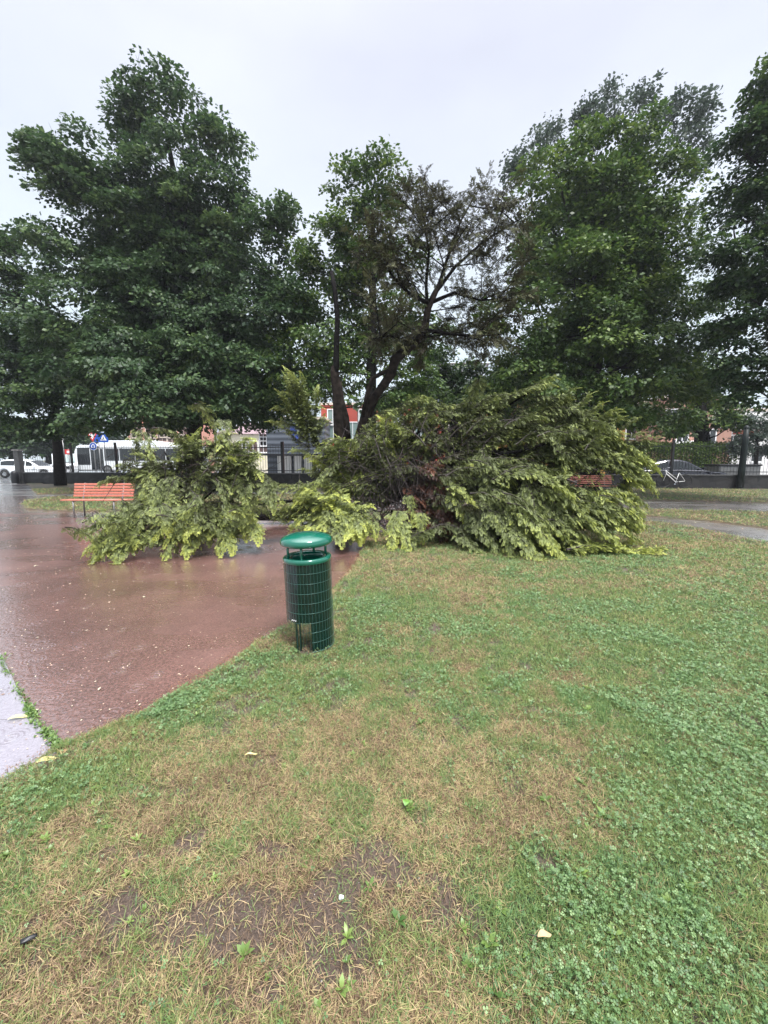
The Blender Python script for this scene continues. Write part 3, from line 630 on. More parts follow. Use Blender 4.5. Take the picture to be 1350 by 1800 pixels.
# the big tree left of centre, trunk straight behind the torn-off crown piece
tree('lime_tree', 'tall blue green tree at left centre, its trunk rising behind the smaller torn branch heap', 'tree', gb(342, 19), [gb(342, 19), P(341, 740, 19), P(338, 600, 19), P(320, 380, 18.5), P(290, 220, 18)],
     [.36, .30, .26, .16, .06],
     [(268, 135, 18, 48, 42), (240, 190, 18, 42, 50), (335, 210, 18, 62, 62), (388, 250, 18, 42, 48), (225, 240, 18, 55, 60), (300, 300, 18, 90, 80), (120, 270, 17.5, 75, 56), (110, 300, 17.5, 70, 48), (170, 335, 17.5, 80, 60), (75, 265, 17.5, 32, 28), (180, 300, 17.5, 60, 60), (90, 315, 17.5, 45, 38),
      (230, 400, 18, 110, 80), (360, 360, 18, 90, 70), (420, 330, 18, 36, 40), (455, 400, 17.5, 55, 60), (500, 375, 17.5, 22, 34), (380, 450, 18, 90, 80), (480, 460, 17.5, 50, 70),
      (150, 470, 17, 90, 70), (70, 410, 17, 55, 42), (280, 520, 18, 110, 70), (420, 540, 17.5, 90, 70), (490, 560, 17, 45, 60), (512, 505, 17, 38, 50), (140, 570, 16.5, 105, 60), (280, 620, 16, 110, 55), (420, 640, 16.5, 95, 60),
      (170, 660, 15.5, 100, 50), (290, 700, 15.5, 110, 42), (420, 705, 16.5, 85, 38), (360, 730, 18, 110, 25), (180, 735, 15.5, 90, 26), (490, 680, 17.5, 40, 45), (300, 460, 20.5, 150, 150), (330, 640, 21, 170, 110), (480, 720, 20, 50, 30), (250, 745, 19, 70, 18)],
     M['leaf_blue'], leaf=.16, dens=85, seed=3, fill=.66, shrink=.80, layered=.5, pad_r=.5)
tree('lime_tree', 'dark tree at the far left with slim trunk directly behind the left bench', 'tree', gb(103, 22.2), [gb(103, 22.2), P(100, 770, 22.2), P(92, 640, 22.2), P(80, 500, 22)],
     [.30, .22, .16, .08],
     [(40, 475, 21, 45, 46), (10, 490, 21, 30, 40), (30, 560, 21, 60, 60), (10, 620, 20, 40, 40), (60, 620, 21, 90, 60), (40, 690, 20, 70, 50), (110, 690, 21, 80, 45), (50, 745, 20, 70, 26), (120, 742, 21, 60, 24), (0, 765, 22, 30, 20), (5, 430, 21, 20, 18)],
     M['leaf_dark'], leaf=.17, dens=95, seed=5, fill=.7, layered=.5, pad_r=.5, tintbias=.1)
tree('lime_tree', 'narrow upright tree in the middle, showing above the broken cypress stump', 'tree', gb(650, 17), [gb(650, 17), P(652, 700, 17), P(655, 520, 17), P(655, 330, 17)],
     [.28, .22, .15, .05],
     [(660, 295, 17, 45, 34), (618, 330, 17, 44, 44), (690, 335, 17, 36, 46), (640, 390, 17, 60, 46), (585, 415, 17, 38, 40), (565, 470, 17, 45, 42), (650, 460, 17, 60, 40), (540, 520, 17, 38, 34), (530, 460, 17.5, 24, 34), (540, 560, 18, 50, 40), (700, 470, 18, 50, 50), (610, 520, 17, 50, 40), (690, 545, 17, 50, 38),
      (545, 590, 16.5, 62, 44), (620, 610, 17, 70, 48), (700, 620, 17, 60, 42), (510, 660, 16.5, 45, 42), (580, 680, 16.5, 70, 40), (680, 690, 17, 70, 34), (740, 560, 17, 35, 40), (730, 670, 17, 60, 36), (520, 560, 17, 30, 30), (480, 620, 17.5, 40, 60), (470, 700, 17.5, 50, 40), (560, 640, 18, 80, 70), (650, 560, 18, 60, 60), (640, 420, 17.5, 50, 70), (760, 600, 18, 40, 40), (770, 690, 18, 60, 40), (600, 470, 17.5, 50, 60)],
     M['leaf_mid'], leaf=.15, dens=85, seed=8, fill=.60, layered=.4, pad_r=.42)
tree('background_tree', 'low dark tree filling the gap behind the standing cypress limb', 'tree', gb(800, 21), [gb(800, 21), P(800, 740, 21), P(800, 680, 21)],
     [.22, .18, .1], [(770, 650, 21, 60, 34), (840, 660, 21, 70, 40), (800, 700, 20.5, 110, 32), (700, 710, 21, 60, 30), (880, 700, 20.5, 60, 40), (740, 620, 22, 30, 22)],
     M['leaf_dark'], leaf=.17, dens=90, seed=9, fill=.6, pad_r=.5)
tree('maple_tree', 'broad full green tree on the right behind the fallen cypress heap', 'tree', gb(1040, 16.5), [gb(1040, 16.5), P(1042, 700, 16.5), P(1045, 560, 16.5), P(1060, 360, 16.5)],
     [.38, .32, .24, .1],
     [(1040, 245, 16.5, 55, 40), (1110, 250, 16.5, 62, 48), (980, 305, 16.5, 62, 50), (1060, 320, 16.5, 80, 60), (1160, 320, 16.5, 62, 62), (935, 370, 16, 50, 50), (1020, 400, 16, 90, 62), (1120, 410, 16.5, 90, 70), (1190, 420, 17, 42, 60), (930, 450, 15.5, 48, 50),
      (1010, 490, 15.5, 90, 60), (1110, 520, 16, 90, 60), (1185, 520, 17, 45, 50), (930, 545, 15.5, 62, 50), (1030, 580, 15, 95, 52), (1140, 610, 15.5, 80, 52), (900, 620, 16, 66, 50), (990, 660, 15, 90, 45), (1090, 680, 15, 90, 42), (1180, 680, 16, 62, 40), (1040, 725, 15.5, 110, 26),
      (880, 680, 16.5, 60, 40), (920, 725, 16.5, 60, 28), (1215, 560, 16.8, 45, 60), (1225, 660, 16.8, 50, 50), (1150, 735, 16, 80, 24), (1215, 610, 17.5, 40, 40), (870, 560, 16, 30, 40), (1050, 450, 18.5, 120, 150), (1030, 640, 18.5, 150, 90)],
     M['leaf_mid'], leaf=.15, dens=85, seed=12, shrink=.93, fill=.62, layered=.3, pad_r=.46, tintbias=.03)
tree('poplar_tree', 'thin grey green treetops poking above the broad right hand tree', 'tree', gb(1075, 24), [gb(1075, 24), P(1078, 700, 24), P(1090, 420, 24), P(1130, 230, 24)],
     [.3, .24, .14, .05],
     [(1075, 165, 22, 14, 26), (1065, 195, 22, 30, 26), (1120, 165, 22, 24, 26), (1140, 195, 22, 34, 30), (1190, 165, 22, 14, 22), (1205, 200, 22, 30, 40), (1240, 185, 22, 12, 16), (1230, 230, 22, 22, 36), (1030, 190, 22, 12, 18), (1035, 215, 22, 22, 18), (965, 225, 22, 16, 18), (950, 255, 22, 30, 22), (905, 282, 22, 16, 14), (920, 298, 22, 26, 16),
      (1235, 300, 22, 28, 50), (1230, 400, 23, 30, 60), (1215, 500, 23, 45, 60), (1230, 610, 23, 45, 45), (1160, 240, 22, 60, 34)],
     M['leaf_grey'], leaf=.17, dens=26, seed=15, fill=.36, pad_r=.5, bark='bark')
tree('hornbeam_tree', 'near dark tree with layered branches cut off by the right edge of the photo', 'tree', gb(1420, 13.5), [gb(1420, 13.5), P(1420, 700, 13.5), P(1410, 500, 13.5), P(1400, 260, 13.5)],
     [.35, .3, .22, .1],
     [(1358, 150, 13, 22, 48), (1350, 225, 13, 50, 40), (1310, 270, 13, 45, 50), (1380, 300, 13, 70, 60), (1300, 340, 13, 42, 36), (1360, 390, 12.5, 80, 50), (1290, 420, 12.5, 42, 36), (1360, 470, 12.5, 90, 40), (1290, 500, 13, 46, 28), (1345, 550, 12.5, 80, 34), (1280, 580, 13, 40, 22),
      (1340, 620, 12.5, 70, 30), (1300, 665, 13, 60, 24), (1380, 690, 12.5, 80, 30), (1430, 200, 13, 60, 120), (1440, 450, 13, 70, 200)],
     M['leaf_dark'], leaf=.12, dens=150, seed=18, fill=.55, layered=.9, pad_r=.42, tintbias=.05)
tree('street_tree', 'street tree with a stout visible trunk above the clipped hedge at right', 'tree', gb(1232, 26), [gb(1236, 26), P(1234, 770, 26), P(1231, 715, 26), P(1230, 660, 26)],
     [.55, .42, .3, .12], [(1190, 690, 26, 45, 34), (1260, 690, 26, 55, 34), (1230, 655, 26, 60, 30), (1160, 730, 26, 36, 20), (1290, 715, 25.5, 34, 26), (1210, 728, 25, 20, 12), (1265, 735, 25, 24, 14), (1120, 730, 26, 50, 34), (1175, 755, 25, 26, 12), (1290, 745, 25, 26, 16), (1195, 745, 25.5, 30, 16)],
     M['leaf_mid'], leaf=.2, dens=60, seed=21, fill=.55, pad_r=.5)
tree('olive_bush', 'grey green bush behind the iron fence near the right edge', 'bush', gb(1330, 24), [gb(1330, 24), P(1330, 790, 24), P(1330, 760, 24)],
     [.12, .1, .05], [(1320, 760, 24, 26, 26), (1345, 740, 24, 30, 30), (1300, 785, 24, 14, 16), (1335, 790, 24, 26, 18), (1375, 770, 24, 30, 40)],
     M['leaf_grey'], leaf=.13, dens=140, seed=23, fill=.7, pad_r=.35, limbs=False)
for i, (x, y, D, rx, ry, lb) in enumerate([(20, 765, 52, 60, 30, 'dark distant evergreen beyond the white estate car'), (85, 770, 50, 34, 30, 'dark distant tree between gate pillar and bench tree'), (120, 755, 55, 40, 26, 'distant tree above the road signs'), (205, 775, 48, 30, 14, 'low grey green shrubs behind the bus roof'), (-40, 780, 50, 40, 30, 'distant dark tree at the far left edge')]):
    tree('distant_tree', lb, 'tree', gb(x, D), [gb(x, D), P(x, y, D)], [.4, .2], [(x, y, D, rx, ry), (x - rx * .5, y + ry * .5, D, rx * .6, ry * .5), (x + rx * .5, y + ry * .45, D, rx * .6, ry * .5)], M['leaf_dark'] if i != 3 else M['leaf_grey'], leaf=.4, dens=18, seed=30 + i, fill=.8, pad_r=.9, limbs=False)

# hedge beyond the dark car
def hedge(name, label, x0, x1, y0, y1, z0, z1, n, mat, leaf, seed):
    g = np.random.default_rng(seed); root = empty(name, ((x0 + x1) / 2, (y0 + y1) / 2, 0), label=label, cat='hedge')
    c = np.array([(x0 + x1) / 2, (y0 + y1) / 2, 0])
    u = g.random((n, 3)); face = g.integers(0, 4, n)
    u[face == 0, 1] = g.normal(0, .05, (face == 0).sum()); u[face >= 2, 2] = 1 + g.normal(0, .06, (face >= 2).sum()); u[face == 1, 1] = g.random((face == 1).sum()) ** 3
    pos = np.stack([x0 + u[:, 0] * (x1 - x0), y0 + u[:, 1] * (y1 - y0), z0 + u[:, 2] * (z1 - z0)], 1) + g.normal(0, .05, (n, 3)); pos[:, 2] += (fbm(pos[:, 0], pos[:, 1], 1.5, 7) - .5) * .25
    f = norm(g.normal(size=(n, 3)) + [0, -.6, .2]); up = norm(g.normal(size=(n, 3)) + [0, -.3, 1])
    V, Fc, t = stamp(leaf_v, leaf_f, basis(f, up), pos - c, leaf * g.uniform(.7, 1.3, n), np.clip(g.normal(.6, .2, n), 0, 1))
    mesh_np('foliage', V, Fc, mat, root, tint=t)
    mb = MB()
    for i in range(int((x1 - x0) / .5)):
        xx = x0 + .3 + i * .5 - c[0]; mb.tube([(xx, 0, 0), (xx + g.normal(0, .1), g.normal(0, .1), z1 * .6), (xx + g.normal(0, .15), 0, z1 * .9)], [.04, .03, .015], 5)
    mb.build('stem', M['bark'], root)
hx0 = P(1085, 800, 24.5)[0]; hx1 = P(1290, 800, 24.5)[0]
hedge('clipped_hedge', 'clipped bright green hedge behind the parked dark car', hx0, hx1, 24.3, 25.6, .1, 1.42 + (808 - 787) / F * 24.5, 30000, M['leaf_mid'], .10, 41)

# ------------------------------------------------------------------ cypress: plumes of drooping sprays
def make_spray():                       # flat spray of length 1 along +X, side branchlets in the XY plane, drooping tip
    v, f, tt = [], [], []
    def quad(p, d, l, w, t):
        d = np.array(d) / np.linalg.norm(d); s = np.cross([0, 0, 1.], d); s = s / (np.linalg.norm(s) + 1e-9) * w; b = len(v); p = np.array(p)
        v.extend([p, p + d * l * .5 - s, p + d * l, p + d * l * .5 + s]); tt.extend([t - .08, t, t + .18, t]); f.append((b, b + 1, b + 2, b + 3))
    for k in range(4):
        t = (k + .2) / 4; x = t; z = -.25 * t * t
        for sgn in (-1, 1):
            a = .85 - .3 * t; L = .55 * (1 - t * .45)
            d = np.array([math.cos(a), sgn * math.sin(a), -.2 - .35 * t])
            quad((x, sgn * .02, z), d, L, .065, .02 + .12 * t)
            quad(np.array([x, 0, z]) + d * L * .45, d + np.array([.5, sgn * -.5, .1]), L * .55, .055, .08 + .15 * t)
            if k < 3: quad(np.array([x, 0, z]) + d * L * .4, d + np.array([-.3, sgn * .5, -.2]), L * .5, .05, .06 + .15 * t)
    quad((.72, 0, -.14), (1, 0, -.55), .5, .065, .22)
    return np.array(v), np.array(f), np.array(tt)
SPV, SPF, SPT = make_spray()
class Cyp:
    def __init__(s, seed): s.g = np.random.default_rng(seed); s.Rm = []; s.T = []; s.sc = []; s.ti = []; s.tw = MB()
    def plume(s, A, B, bulge=.25, tint=.4, w=1.0, n=None, tipgain=.25, sag=.6, wood=True, spray=.17):
        """branch from A to B, arching up by bulge and clothed with sprays"""
        g = s.g; A = np.array(A, float); B = np.array(B, float); L = np.linalg.norm(B - A) + 1e-6
        C = (A + B) / 2 + np.array([0, 0, bulge * L]) + g.normal(0, .04 * L, 3)
        n = n or max(9, int(L * 30)); t = np.linspace(.06, 1, n)[:, None]
        p = (1 - t) ** 2 * A + 2 * t * (1 - t) * C + t ** 2 * B; tg = norm(2 * (1 - t) * (C - A) + 2 * t * (B - C))
        side = norm(np.cross(tg, [0, 0, 1.])); p = p + side * (np.sin(t * g.uniform(3, 7) + g.uniform(0, 6)) * t * .06 * L) + np.array([0, 0, 1.]) * (np.sin(t * g.uniform(4, 8)) * .03 * L)
        for sgn in (-1, 1):
            for u in (.1, .4, .7, 1.0):
                k = n; tt = t[:, 0]; reach = .15 * w * (1.2 - .75 * tt) * g.uniform(.6, 1.3, k) * (spray / .16)
                ang = g.normal(.85, .22, k) - .3 * tt
                d = tg * np.cos(ang)[:, None] + sgn * side * np.sin(ang)[:, None] + g.normal(0, .18, (k, 3))
                q = p + d * (reach * u)[:, None] + np.array([0, 0, -1.]) * (sag * .55 * reach * u * u)[:, None] + g.normal(0, .012, (k, 3))
                f = d + np.array([0, 0, -1.]) * (sag * g.uniform(.3, 1.2, k) * (.4 + u * .8))[:, None] + g.normal(0, .28, (k, 3))
                s.Rm.append(basis(f, np.array([0, 0, 1.]) + tg * .35 + g.normal(0, .35, (k, 3)))); s.T.append(q)
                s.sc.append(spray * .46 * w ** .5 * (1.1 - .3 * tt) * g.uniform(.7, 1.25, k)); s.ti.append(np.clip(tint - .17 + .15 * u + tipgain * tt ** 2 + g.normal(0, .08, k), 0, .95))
        # terminal
        s.Rm.append(basis(tg[-1:] + [[0, 0, -.2]], np.array([[0, 0, 1.]]))); s.T.append(p[-1:]); s.sc.append(np.array([spray * w * 1.1])); s.ti.append(np.array([min(.95, tint + tipgain)]))
        if wood: s.tw.tube([p[i] for i in np.linspace(0, n - 1, 6).astype(int)], np.linspace(.010 * L + .003, .002, 6), 4, False)
    def lobe(s, c, r, root, n, tint, length=(.6, 1.2), bulge=.2, w=1.0, sag=.6, tipgain=.25, front=.3, minz=.03, spray=.17, density=1.0, jit=.35):
        g = s.g
        for _ in range(n):
            d = g.normal(size=3); d[1] -= front; d = d / np.linalg.norm(d); B = c + d * r * g.uniform(.45, 1.05)
            if B[2] < minz: B[2] = minz + abs(g.normal(0, .04))
            v = root - B; L = np.linalg.norm(v); v = v / L + g.normal(0, jit, 3); v = v / np.linalg.norm(v) * L; l = min(L * .9, g.uniform(*length)); A = B + v / L * l + g.normal(0, .07, 3); A[2] = max(A[2], .05)
            s.plume(A, B, bulge * g.uniform(.6, 1.5), tint + g.normal(0, .12), w, n=max(6, int(l * 26 * density)), sag=sag, tipgain=tipgain, spray=spray)
    def build(s, root_o, mat, base):
        V, Fc, t = stamp(SPV, SPF, np.vstack(s.Rm), np.vstack(s.T) - base, np.concatenate(s.sc), np.concatenate(s.ti), SPT)
        V[:, 2] = np.maximum(V[:, 2], .012 + .0 * V[:, 2]) if base[2] == 0 else V[:, 2]
        return mesh_np('foliage', V, Fc, mat, root_o, tint=t)
def px_lobe(x, y, D, rx, ry, ry3=None):
    c = P(x, y, D); return c, np.array([rx * D / F, (ry3 or (rx + ry) / 2 * .8) * D / F, ry * D / F])

# --- the fallen cypress crown on the right
def fallen_right():
    base = np.array([P(690, 900, 8.2)[0], 8.2, 0.]); root = empty('fallen_cypress', base, label='big fallen cypress crown heaped on the grass right of the litter bin', cat='fallen tree')
    cy = Cyp(101); g = cy.g
    Rt = P(700, 870, 8.0)
    L = [  # x, y, D, rx, ry, n, tint
        (955, 760, 7.6, 95, 52, 60, .40), (1040, 800, 7.2, 80, 55, 60, .45), (870, 765, 8.0, 85, 50, 46, .36), (760, 765, 8.3, 80, 42, 36, .38), (690, 760, 8.3, 55, 38, 34, .46), (650, 790, 8.2, 55, 38, 30, .46), (600, 800, 8.4, 55, 36, 36, .46), (610, 850, 8.0, 50, 30, 20, .42),
        (570, 830, 8.6, 42, 40, 22, .42), (1000, 860, 6.8, 100, 55, 46, .40), (905, 850, 7.0, 80, 55, 28, .32), (1060, 900, 6.5, 68, 40, 44, .55), (980, 930, 6.2, 70, 32, 24, .38), (820, 850, 7.3, 70, 60, 22, .28),
        (880, 930, 6.3, 60, 30, 20, .28), (800, 930, 6.6, 60, 30, 12, .26), (770, 725, 8.2, 50, 24, 16, .42), (830, 735, 8.0, 40, 24, 12, .4), (700, 840, 8.2, 60, 50, 18, .30), (645, 855, 8.2, 50, 45, 24, .36), (930, 820, 8.2, 110, 50, 30, .28), (1085, 845, 7.0, 50, 45, 30, .55), (850, 810, 7.6, 60, 40, 22, .38), (560, 860, 7.8, 50, 25, 14, .45)]
    for x, y, D, rx, ry, n, ti in L:
        c, r = px_lobe(x, y, D, rx * .93, ry * .9); cy.lobe(c, r, Rt, int(n * .78), ti + .05, length=(.55, 1.35), sag=.75, spray=.16)
    # loose plumes breaking the outline of the heap
    for _ in range(46):
        x = g.uniform(640, 1120); top = np.interp(x, [640, 700, 760, 830, 930, 1000, 1060, 1120], [755, 730, 722, 715, 690, 712, 735, 780]); D = float(np.interp(x, [640, 1120], [8.4, 6.9]))
        B = P(x + g.uniform(15, 45), top + g.normal(0, 12), D); A = P(x - g.uniform(20, 70), top + g.uniform(35, 80), D + .2); cy.plume(A, B, g.uniform(.1, .3), g.uniform(.28, .55), g.uniform(.6, .95), sag=.5, spray=.16)
    for _ in range(26):
        x = g.uniform(1085, 1125); y = g.uniform(790, 930); D = float(np.interp(y, [790, 930], [6.9, 6.1])); A = P(x - g.uniform(50, 110), y - g.uniform(5, 30), D + .2); B = P(x + g.uniform(0, 28), y + g.uniform(0, 22), D); B[2] = max(.05, B[2]); cy.plume(A, B, .22, g.uniform(.45, .62), g.uniform(.6, .9), sag=.45, spray=.16)
    # long named plumes that make the outline: (x0,y0,D0,x1,y1,D1,bulge,tint,width)
    E = [(850, 740, 7.9, 960, 672, 7.5, .22, .5, 1.0), (830, 720, 8.0, 905, 690, 7.8, .2, .45, .9), (700, 730, 8.3, 745, 702, 8.2, .35, .5, .9), (690, 755, 8.3, 800, 712, 8.1, .2, .45, .9), (640, 760, 8.5, 700, 718, 8.3, .3, .45, .8),
         (930, 700, 7.6, 1040, 728, 7.2, .2, .42, 1), (960, 720, 7.4, 1085, 765, 7.0, .2, .5, 1), (980, 750, 7.3, 1125, 800, 6.8, .2, .55, 1.05), (1010, 780, 7.1, 1143, 812, 6.8, .12, .6, 1.05), (1020, 800, 7.1, 1148, 850, 6.7, .2, .55, 1), (1040, 850, 7.0, 1130, 880, 6.7, .2, .5, .9),
         (960, 850, 6.7, 1000, 835, 6.4, .1, .5, .9), (860, 850, 6.7, 1000, 862, 6.2, .35, .6, .95), (1000, 880, 6.5, 1120, 905, 6.2, .25, .62, .95), (980, 890, 6.4, 1100, 925, 6.1, .25, .66, .95), (960, 910, 6.3, 1080, 945, 5.95, .2, .6, .9), (930, 870, 6.4, 1040, 910, 6.05, .3, .58, .9),
         (870, 860, 6.5, 925, 930, 6.0, .3, .55, .9), (880, 870, 6.4, 970, 958, 5.75, .3, .62, .95), (860, 900, 6.3, 900, 975, 5.7, .3, .5, .9), (900, 900, 6.2, 985, 990, 5.55, .3, .66, .95), (850, 910, 6.3, 945, 985, 5.6, .25, .55, .95), (890, 930, 6.0, 940, 992, 5.5, .2, .58, .8), (830, 900, 6.5, 870, 965, 5.9, .3, .4, .9), (920, 850, 6.5, 955, 940, 5.9, .2, .55, .85),
         (850, 790, 7.0, 868, 890, 6.6, .05, .5, .75), (855, 800, 6.95, 858, 880, 6.7, .05, .42, .7), (960, 760, 7.0, 1000, 830, 6.7, .3, .5, .9), (780, 860, 6.7, 838, 890, 6.5, .45, .7, .7), (790, 870, 6.8, 812, 905, 6.5, .4, .65, .6), (716, 870, 7.0, 728, 915, 6.8, .3, .65, .5), (735, 900, 6.7, 742, 945, 6.4, .3, .7, .5),
         (700, 900, 6.8, 690, 965, 6.1, .35, .68, .7), (705, 920, 6.6, 715, 972, 6.05, .35, .66, .6), (760, 940, 6.5, 715, 968, 6.1, .2, .6, .5), (800, 940, 6.4, 840, 972, 6.0, .2, .45, .7), (720, 800, 8.0, 735, 735, 8.0, .1, .42, .8), (600, 800, 8.4, 560, 790, 8.3, .3, .5, .8), (560, 860, 8.2, 500, 860, 7.9, .25, .5, .8)]
    for x0, y0, D0, x1, y1, D1, bu, ti, w in E:
        for k in range(2): 
            j = g.normal(0, 5, 4) * k; A = P(x0 + j[0], y0 + j[1], D0); B = P(x1 + j[2], y1 + j[3], D1 + k * .15); B[2] = max(B[2], .04); cy.plume(A, B, bu, ti, w * (1.15 if k == 0 else .9), sag=.5, spray=.17)
    # bright spray lying on the grass at the right
    for k in range(7):
        A = G(985 + k * 6, 978 - k * 2); B = G(1130 + g.normal(0, 14), 972 + g.normal(0, 4)); A[2] = .06; B[2] = .05; cy.plume(A, B, .03, .78, .85, sag=.12, tipgain=.22, spray=.14)
    # upright sprig left
    for (x0, y0, x1, y1) in [(560, 800, 512, 655), (545, 780, 500, 690), (550, 780, 560, 690), (540, 760, 495, 735), (550, 770, 570, 735), (530, 720, 520, 665), (525, 730, 490, 715), (535, 720, 556, 710), (545, 790, 530, 740), (540, 740, 515, 700), (555, 790, 575, 770), (550, 800, 520, 790), (540, 770, 500, 710), (545, 770, 535, 680), (550, 780, 548, 700), (540, 760, 508, 672), (530, 740, 512, 652), (545, 780, 485, 745), (550, 790, 560, 740), (535, 740, 525, 690), (545, 790, 510, 760)]:
        for k in range(1): cy.plume(P(x0, y0, 9.0), P(x1 + g.normal(0, 5), y1 + g.normal(0, 4), 8.9 + g.normal(0, .15)), .08, .47, .85, sag=.35, spray=.2)
    # middle bright clump near the bin
    Rm = P(600, 920, 7.0)
    for x, y, D, rx, ry, n, ti in [(585, 895, 6.7, 44, 24, 24, .62), (625, 925, 6.3, 34, 18, 16, .66), (545, 880, 7.0, 40, 24, 18, .55), (560, 915, 6.6, 50, 22, 14, .45), (505, 900, 7.0, 26, 16, 10, .5), (600, 935, 6.3, 60, 12, 12, .5)]:
        c, r = px_lobe(x, y, D, rx, ry); cy.lobe(c, r, Rm, n, ti, length=(.35, .7), sag=.5, spray=.14, bulge=.3)
    for x0, y0, x1, y1 in [(575, 905, 590, 868), (580, 900, 610, 872), (590, 910, 570, 873), (610, 915, 648, 888), (600, 920, 640, 905), (600, 935, 655, 938), (600, 930, 700, 945), (560, 900, 540, 862)]:
        cy.plume(P(x0, y0, 6.8), P(x1, y1, 6.5), .25, .66, .8, sag=.3, spray=.15)
    T_ = np.vstack(cy.T); rel = T_ - np.array([0, 0, CAMH]); dy_ = rel[:, 1] * cp - rel[:, 2] * sp; X_ = 675 + F * rel[:, 0] / dy_; Y_ = 900 - F * (rel[:, 1] * sp + rel[:, 2] * cp) / dy_
    keep = np.ones(len(T_), bool)                   # thin spots where the street shows through
    for gx, gy, ga, gb_ in ((1045, 841, 52, 20), (893, 734, 15, 11), (796, 752, 12, 20), (770, 755, 8, 8), (735, 760, 10, 10), (660, 765, 8, 6)):
        keep &= ~((((X_ - gx) / ga) ** 2 + ((Y_ - gy) / gb_) ** 2 < 1) & (g.random(len(T_)) < .98))
    cy.T = [T_[keep]]; cy.Rm = [np.vstack(cy.Rm)[keep]]; cy.sc = [np.concatenate(cy.sc)[keep]]; cy.ti = [np.concatenate(cy.ti)[keep]]
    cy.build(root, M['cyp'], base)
    # limbs and bare twigs
    mb = MB()
    def limb(pts, r0, r1, n=8):
        pp = [P(*q) - base for q in pts]; mb.tube(pp, list(np.linspace(r0, r1, len(pp))), n)
    limb([(600, 855, 9.0), (680, 850, 8.6), (760, 825, 8.2), (830, 800, 7.8), (900, 790, 7.6), (990, 785, 7.3)], .13, .03)
    limb([(680, 880, 8.3), (760, 850, 7.9), (840, 880, 7.4), (930, 890, 6.8), (1010, 900, 6.5)], .10, .02)
    limb([(720, 850, 8.2), (780, 815, 8.0), (800, 780, 8.0), (850, 740, 7.9), (930, 690, 7.7)], .07, .015)
    limb([(825, 805, 7.6), (860, 798, 7.4), (905, 795, 7.2), (960, 780, 7.1)], .045, .02)
    limb([(700, 860, 8.2), (715, 800, 8.3), (735, 760, 8.3), (740, 720, 8.2)], .05, .012)
    limb([(620, 860, 8.5), (590, 820, 8.7), (560, 780, 8.9), (530, 730, 9.0), (515, 680, 9.0)], .05, .01)
    limb([(690, 900, 8.0), (760, 925, 7.2), (830, 940, 6.7), (900, 950, 6.2)], .06, .015)
    limb([(640, 880, 8.2), (600, 900, 7.4), (575, 905, 7.0), (560, 880, 6.9)], .05, .01)
    limb([(735, 800, 8.1), (790, 793, 7.8), (860, 792, 7.5)], .02, .01)
    tr = mb.build('broken_limb', M['bark_wet'], root)
    tw = MB()
    for _ in range(900):                   # thicket of dead twigs
        x = g.normal(715, 50); y = g.uniform(800, 930); D = g.uniform(7.2, 8.4); a = P(x, y, D); d = g.normal(size=3) * [.30, .22, .42]; d[2] = -abs(d[2]) if g.random() < .7 else d[2]
        b_ = a + d; b_[2] = max(.03, b_[2]); a[2] = max(.03, a[2]); tw.tube([a - base, (a + b_) / 2 - base + g.normal(0, .03, 3), b_ - base], [.007, .005, .002], 3, False)
    for _ in range(500):
        x = g.uniform(580, 1050); y = g.uniform(750, 930); D = g.uniform(7.0, 8.2); a = P(x, y, D); d = g.normal(size=3) * .25 + [.1, -.05, .1]; tw.tube([a - base, a + d - base], [.006, .002], 3, False)
    for v in [cy.tw]:
        w_ = np.array(v.v); rel = w_ - np.array([0, 0, CAMH]); dy_ = rel[:, 1] * cp - rel[:, 2] * sp; X_ = 675 + F * rel[:, 0] / dy_; Y_ = 900 - F * (rel[:, 1] * sp + rel[:, 2] * cp) / dy_
        tw.add(w_ - base, [f for f in v.f if ((X_[f[0]] - 1045) / 48) ** 2 + ((Y_[f[0]] - 841) / 18) ** 2 > 1], True)
    tw.build('twig', M['twig'], root)
    # rust coloured dead sprays inside
    c2 = Cyp(55)
    for x, y, D, rx, ry, n in [(770, 860, 7.3, 40, 60, 26), (820, 820, 7.6, 40, 20, 10), (790, 935, 6.8, 60, 20, 16), (740, 910, 7.2, 30, 30, 8)]:
        c, r = px_lobe(x, y, D, rx, ry); c2.lobe(c, r, Rt, n, .05, length=(.3, .6), sag=.6, tipgain=0, spray=.12)
    V, Fc, t = stamp(SPV, SPF, np.vstack(c2.Rm), np.vstack(c2.T) - base, np.concatenate(c2.sc), np.clip(np.concatenate(c2.ti), 0, .3))
    V[:, 2] = np.maximum(V[:, 2], .012)
    M['dead'] = mat_leaf('dead_cypress_spray', [(0, (.055, .022, .014)), (.3, (.12, .045, .022)), (1, (.16, .06, .03))], trans=.1)
    mesh_np('dead_foliage', V, Fc, M['dead'], root, tint=t * 3)
fallen_right()

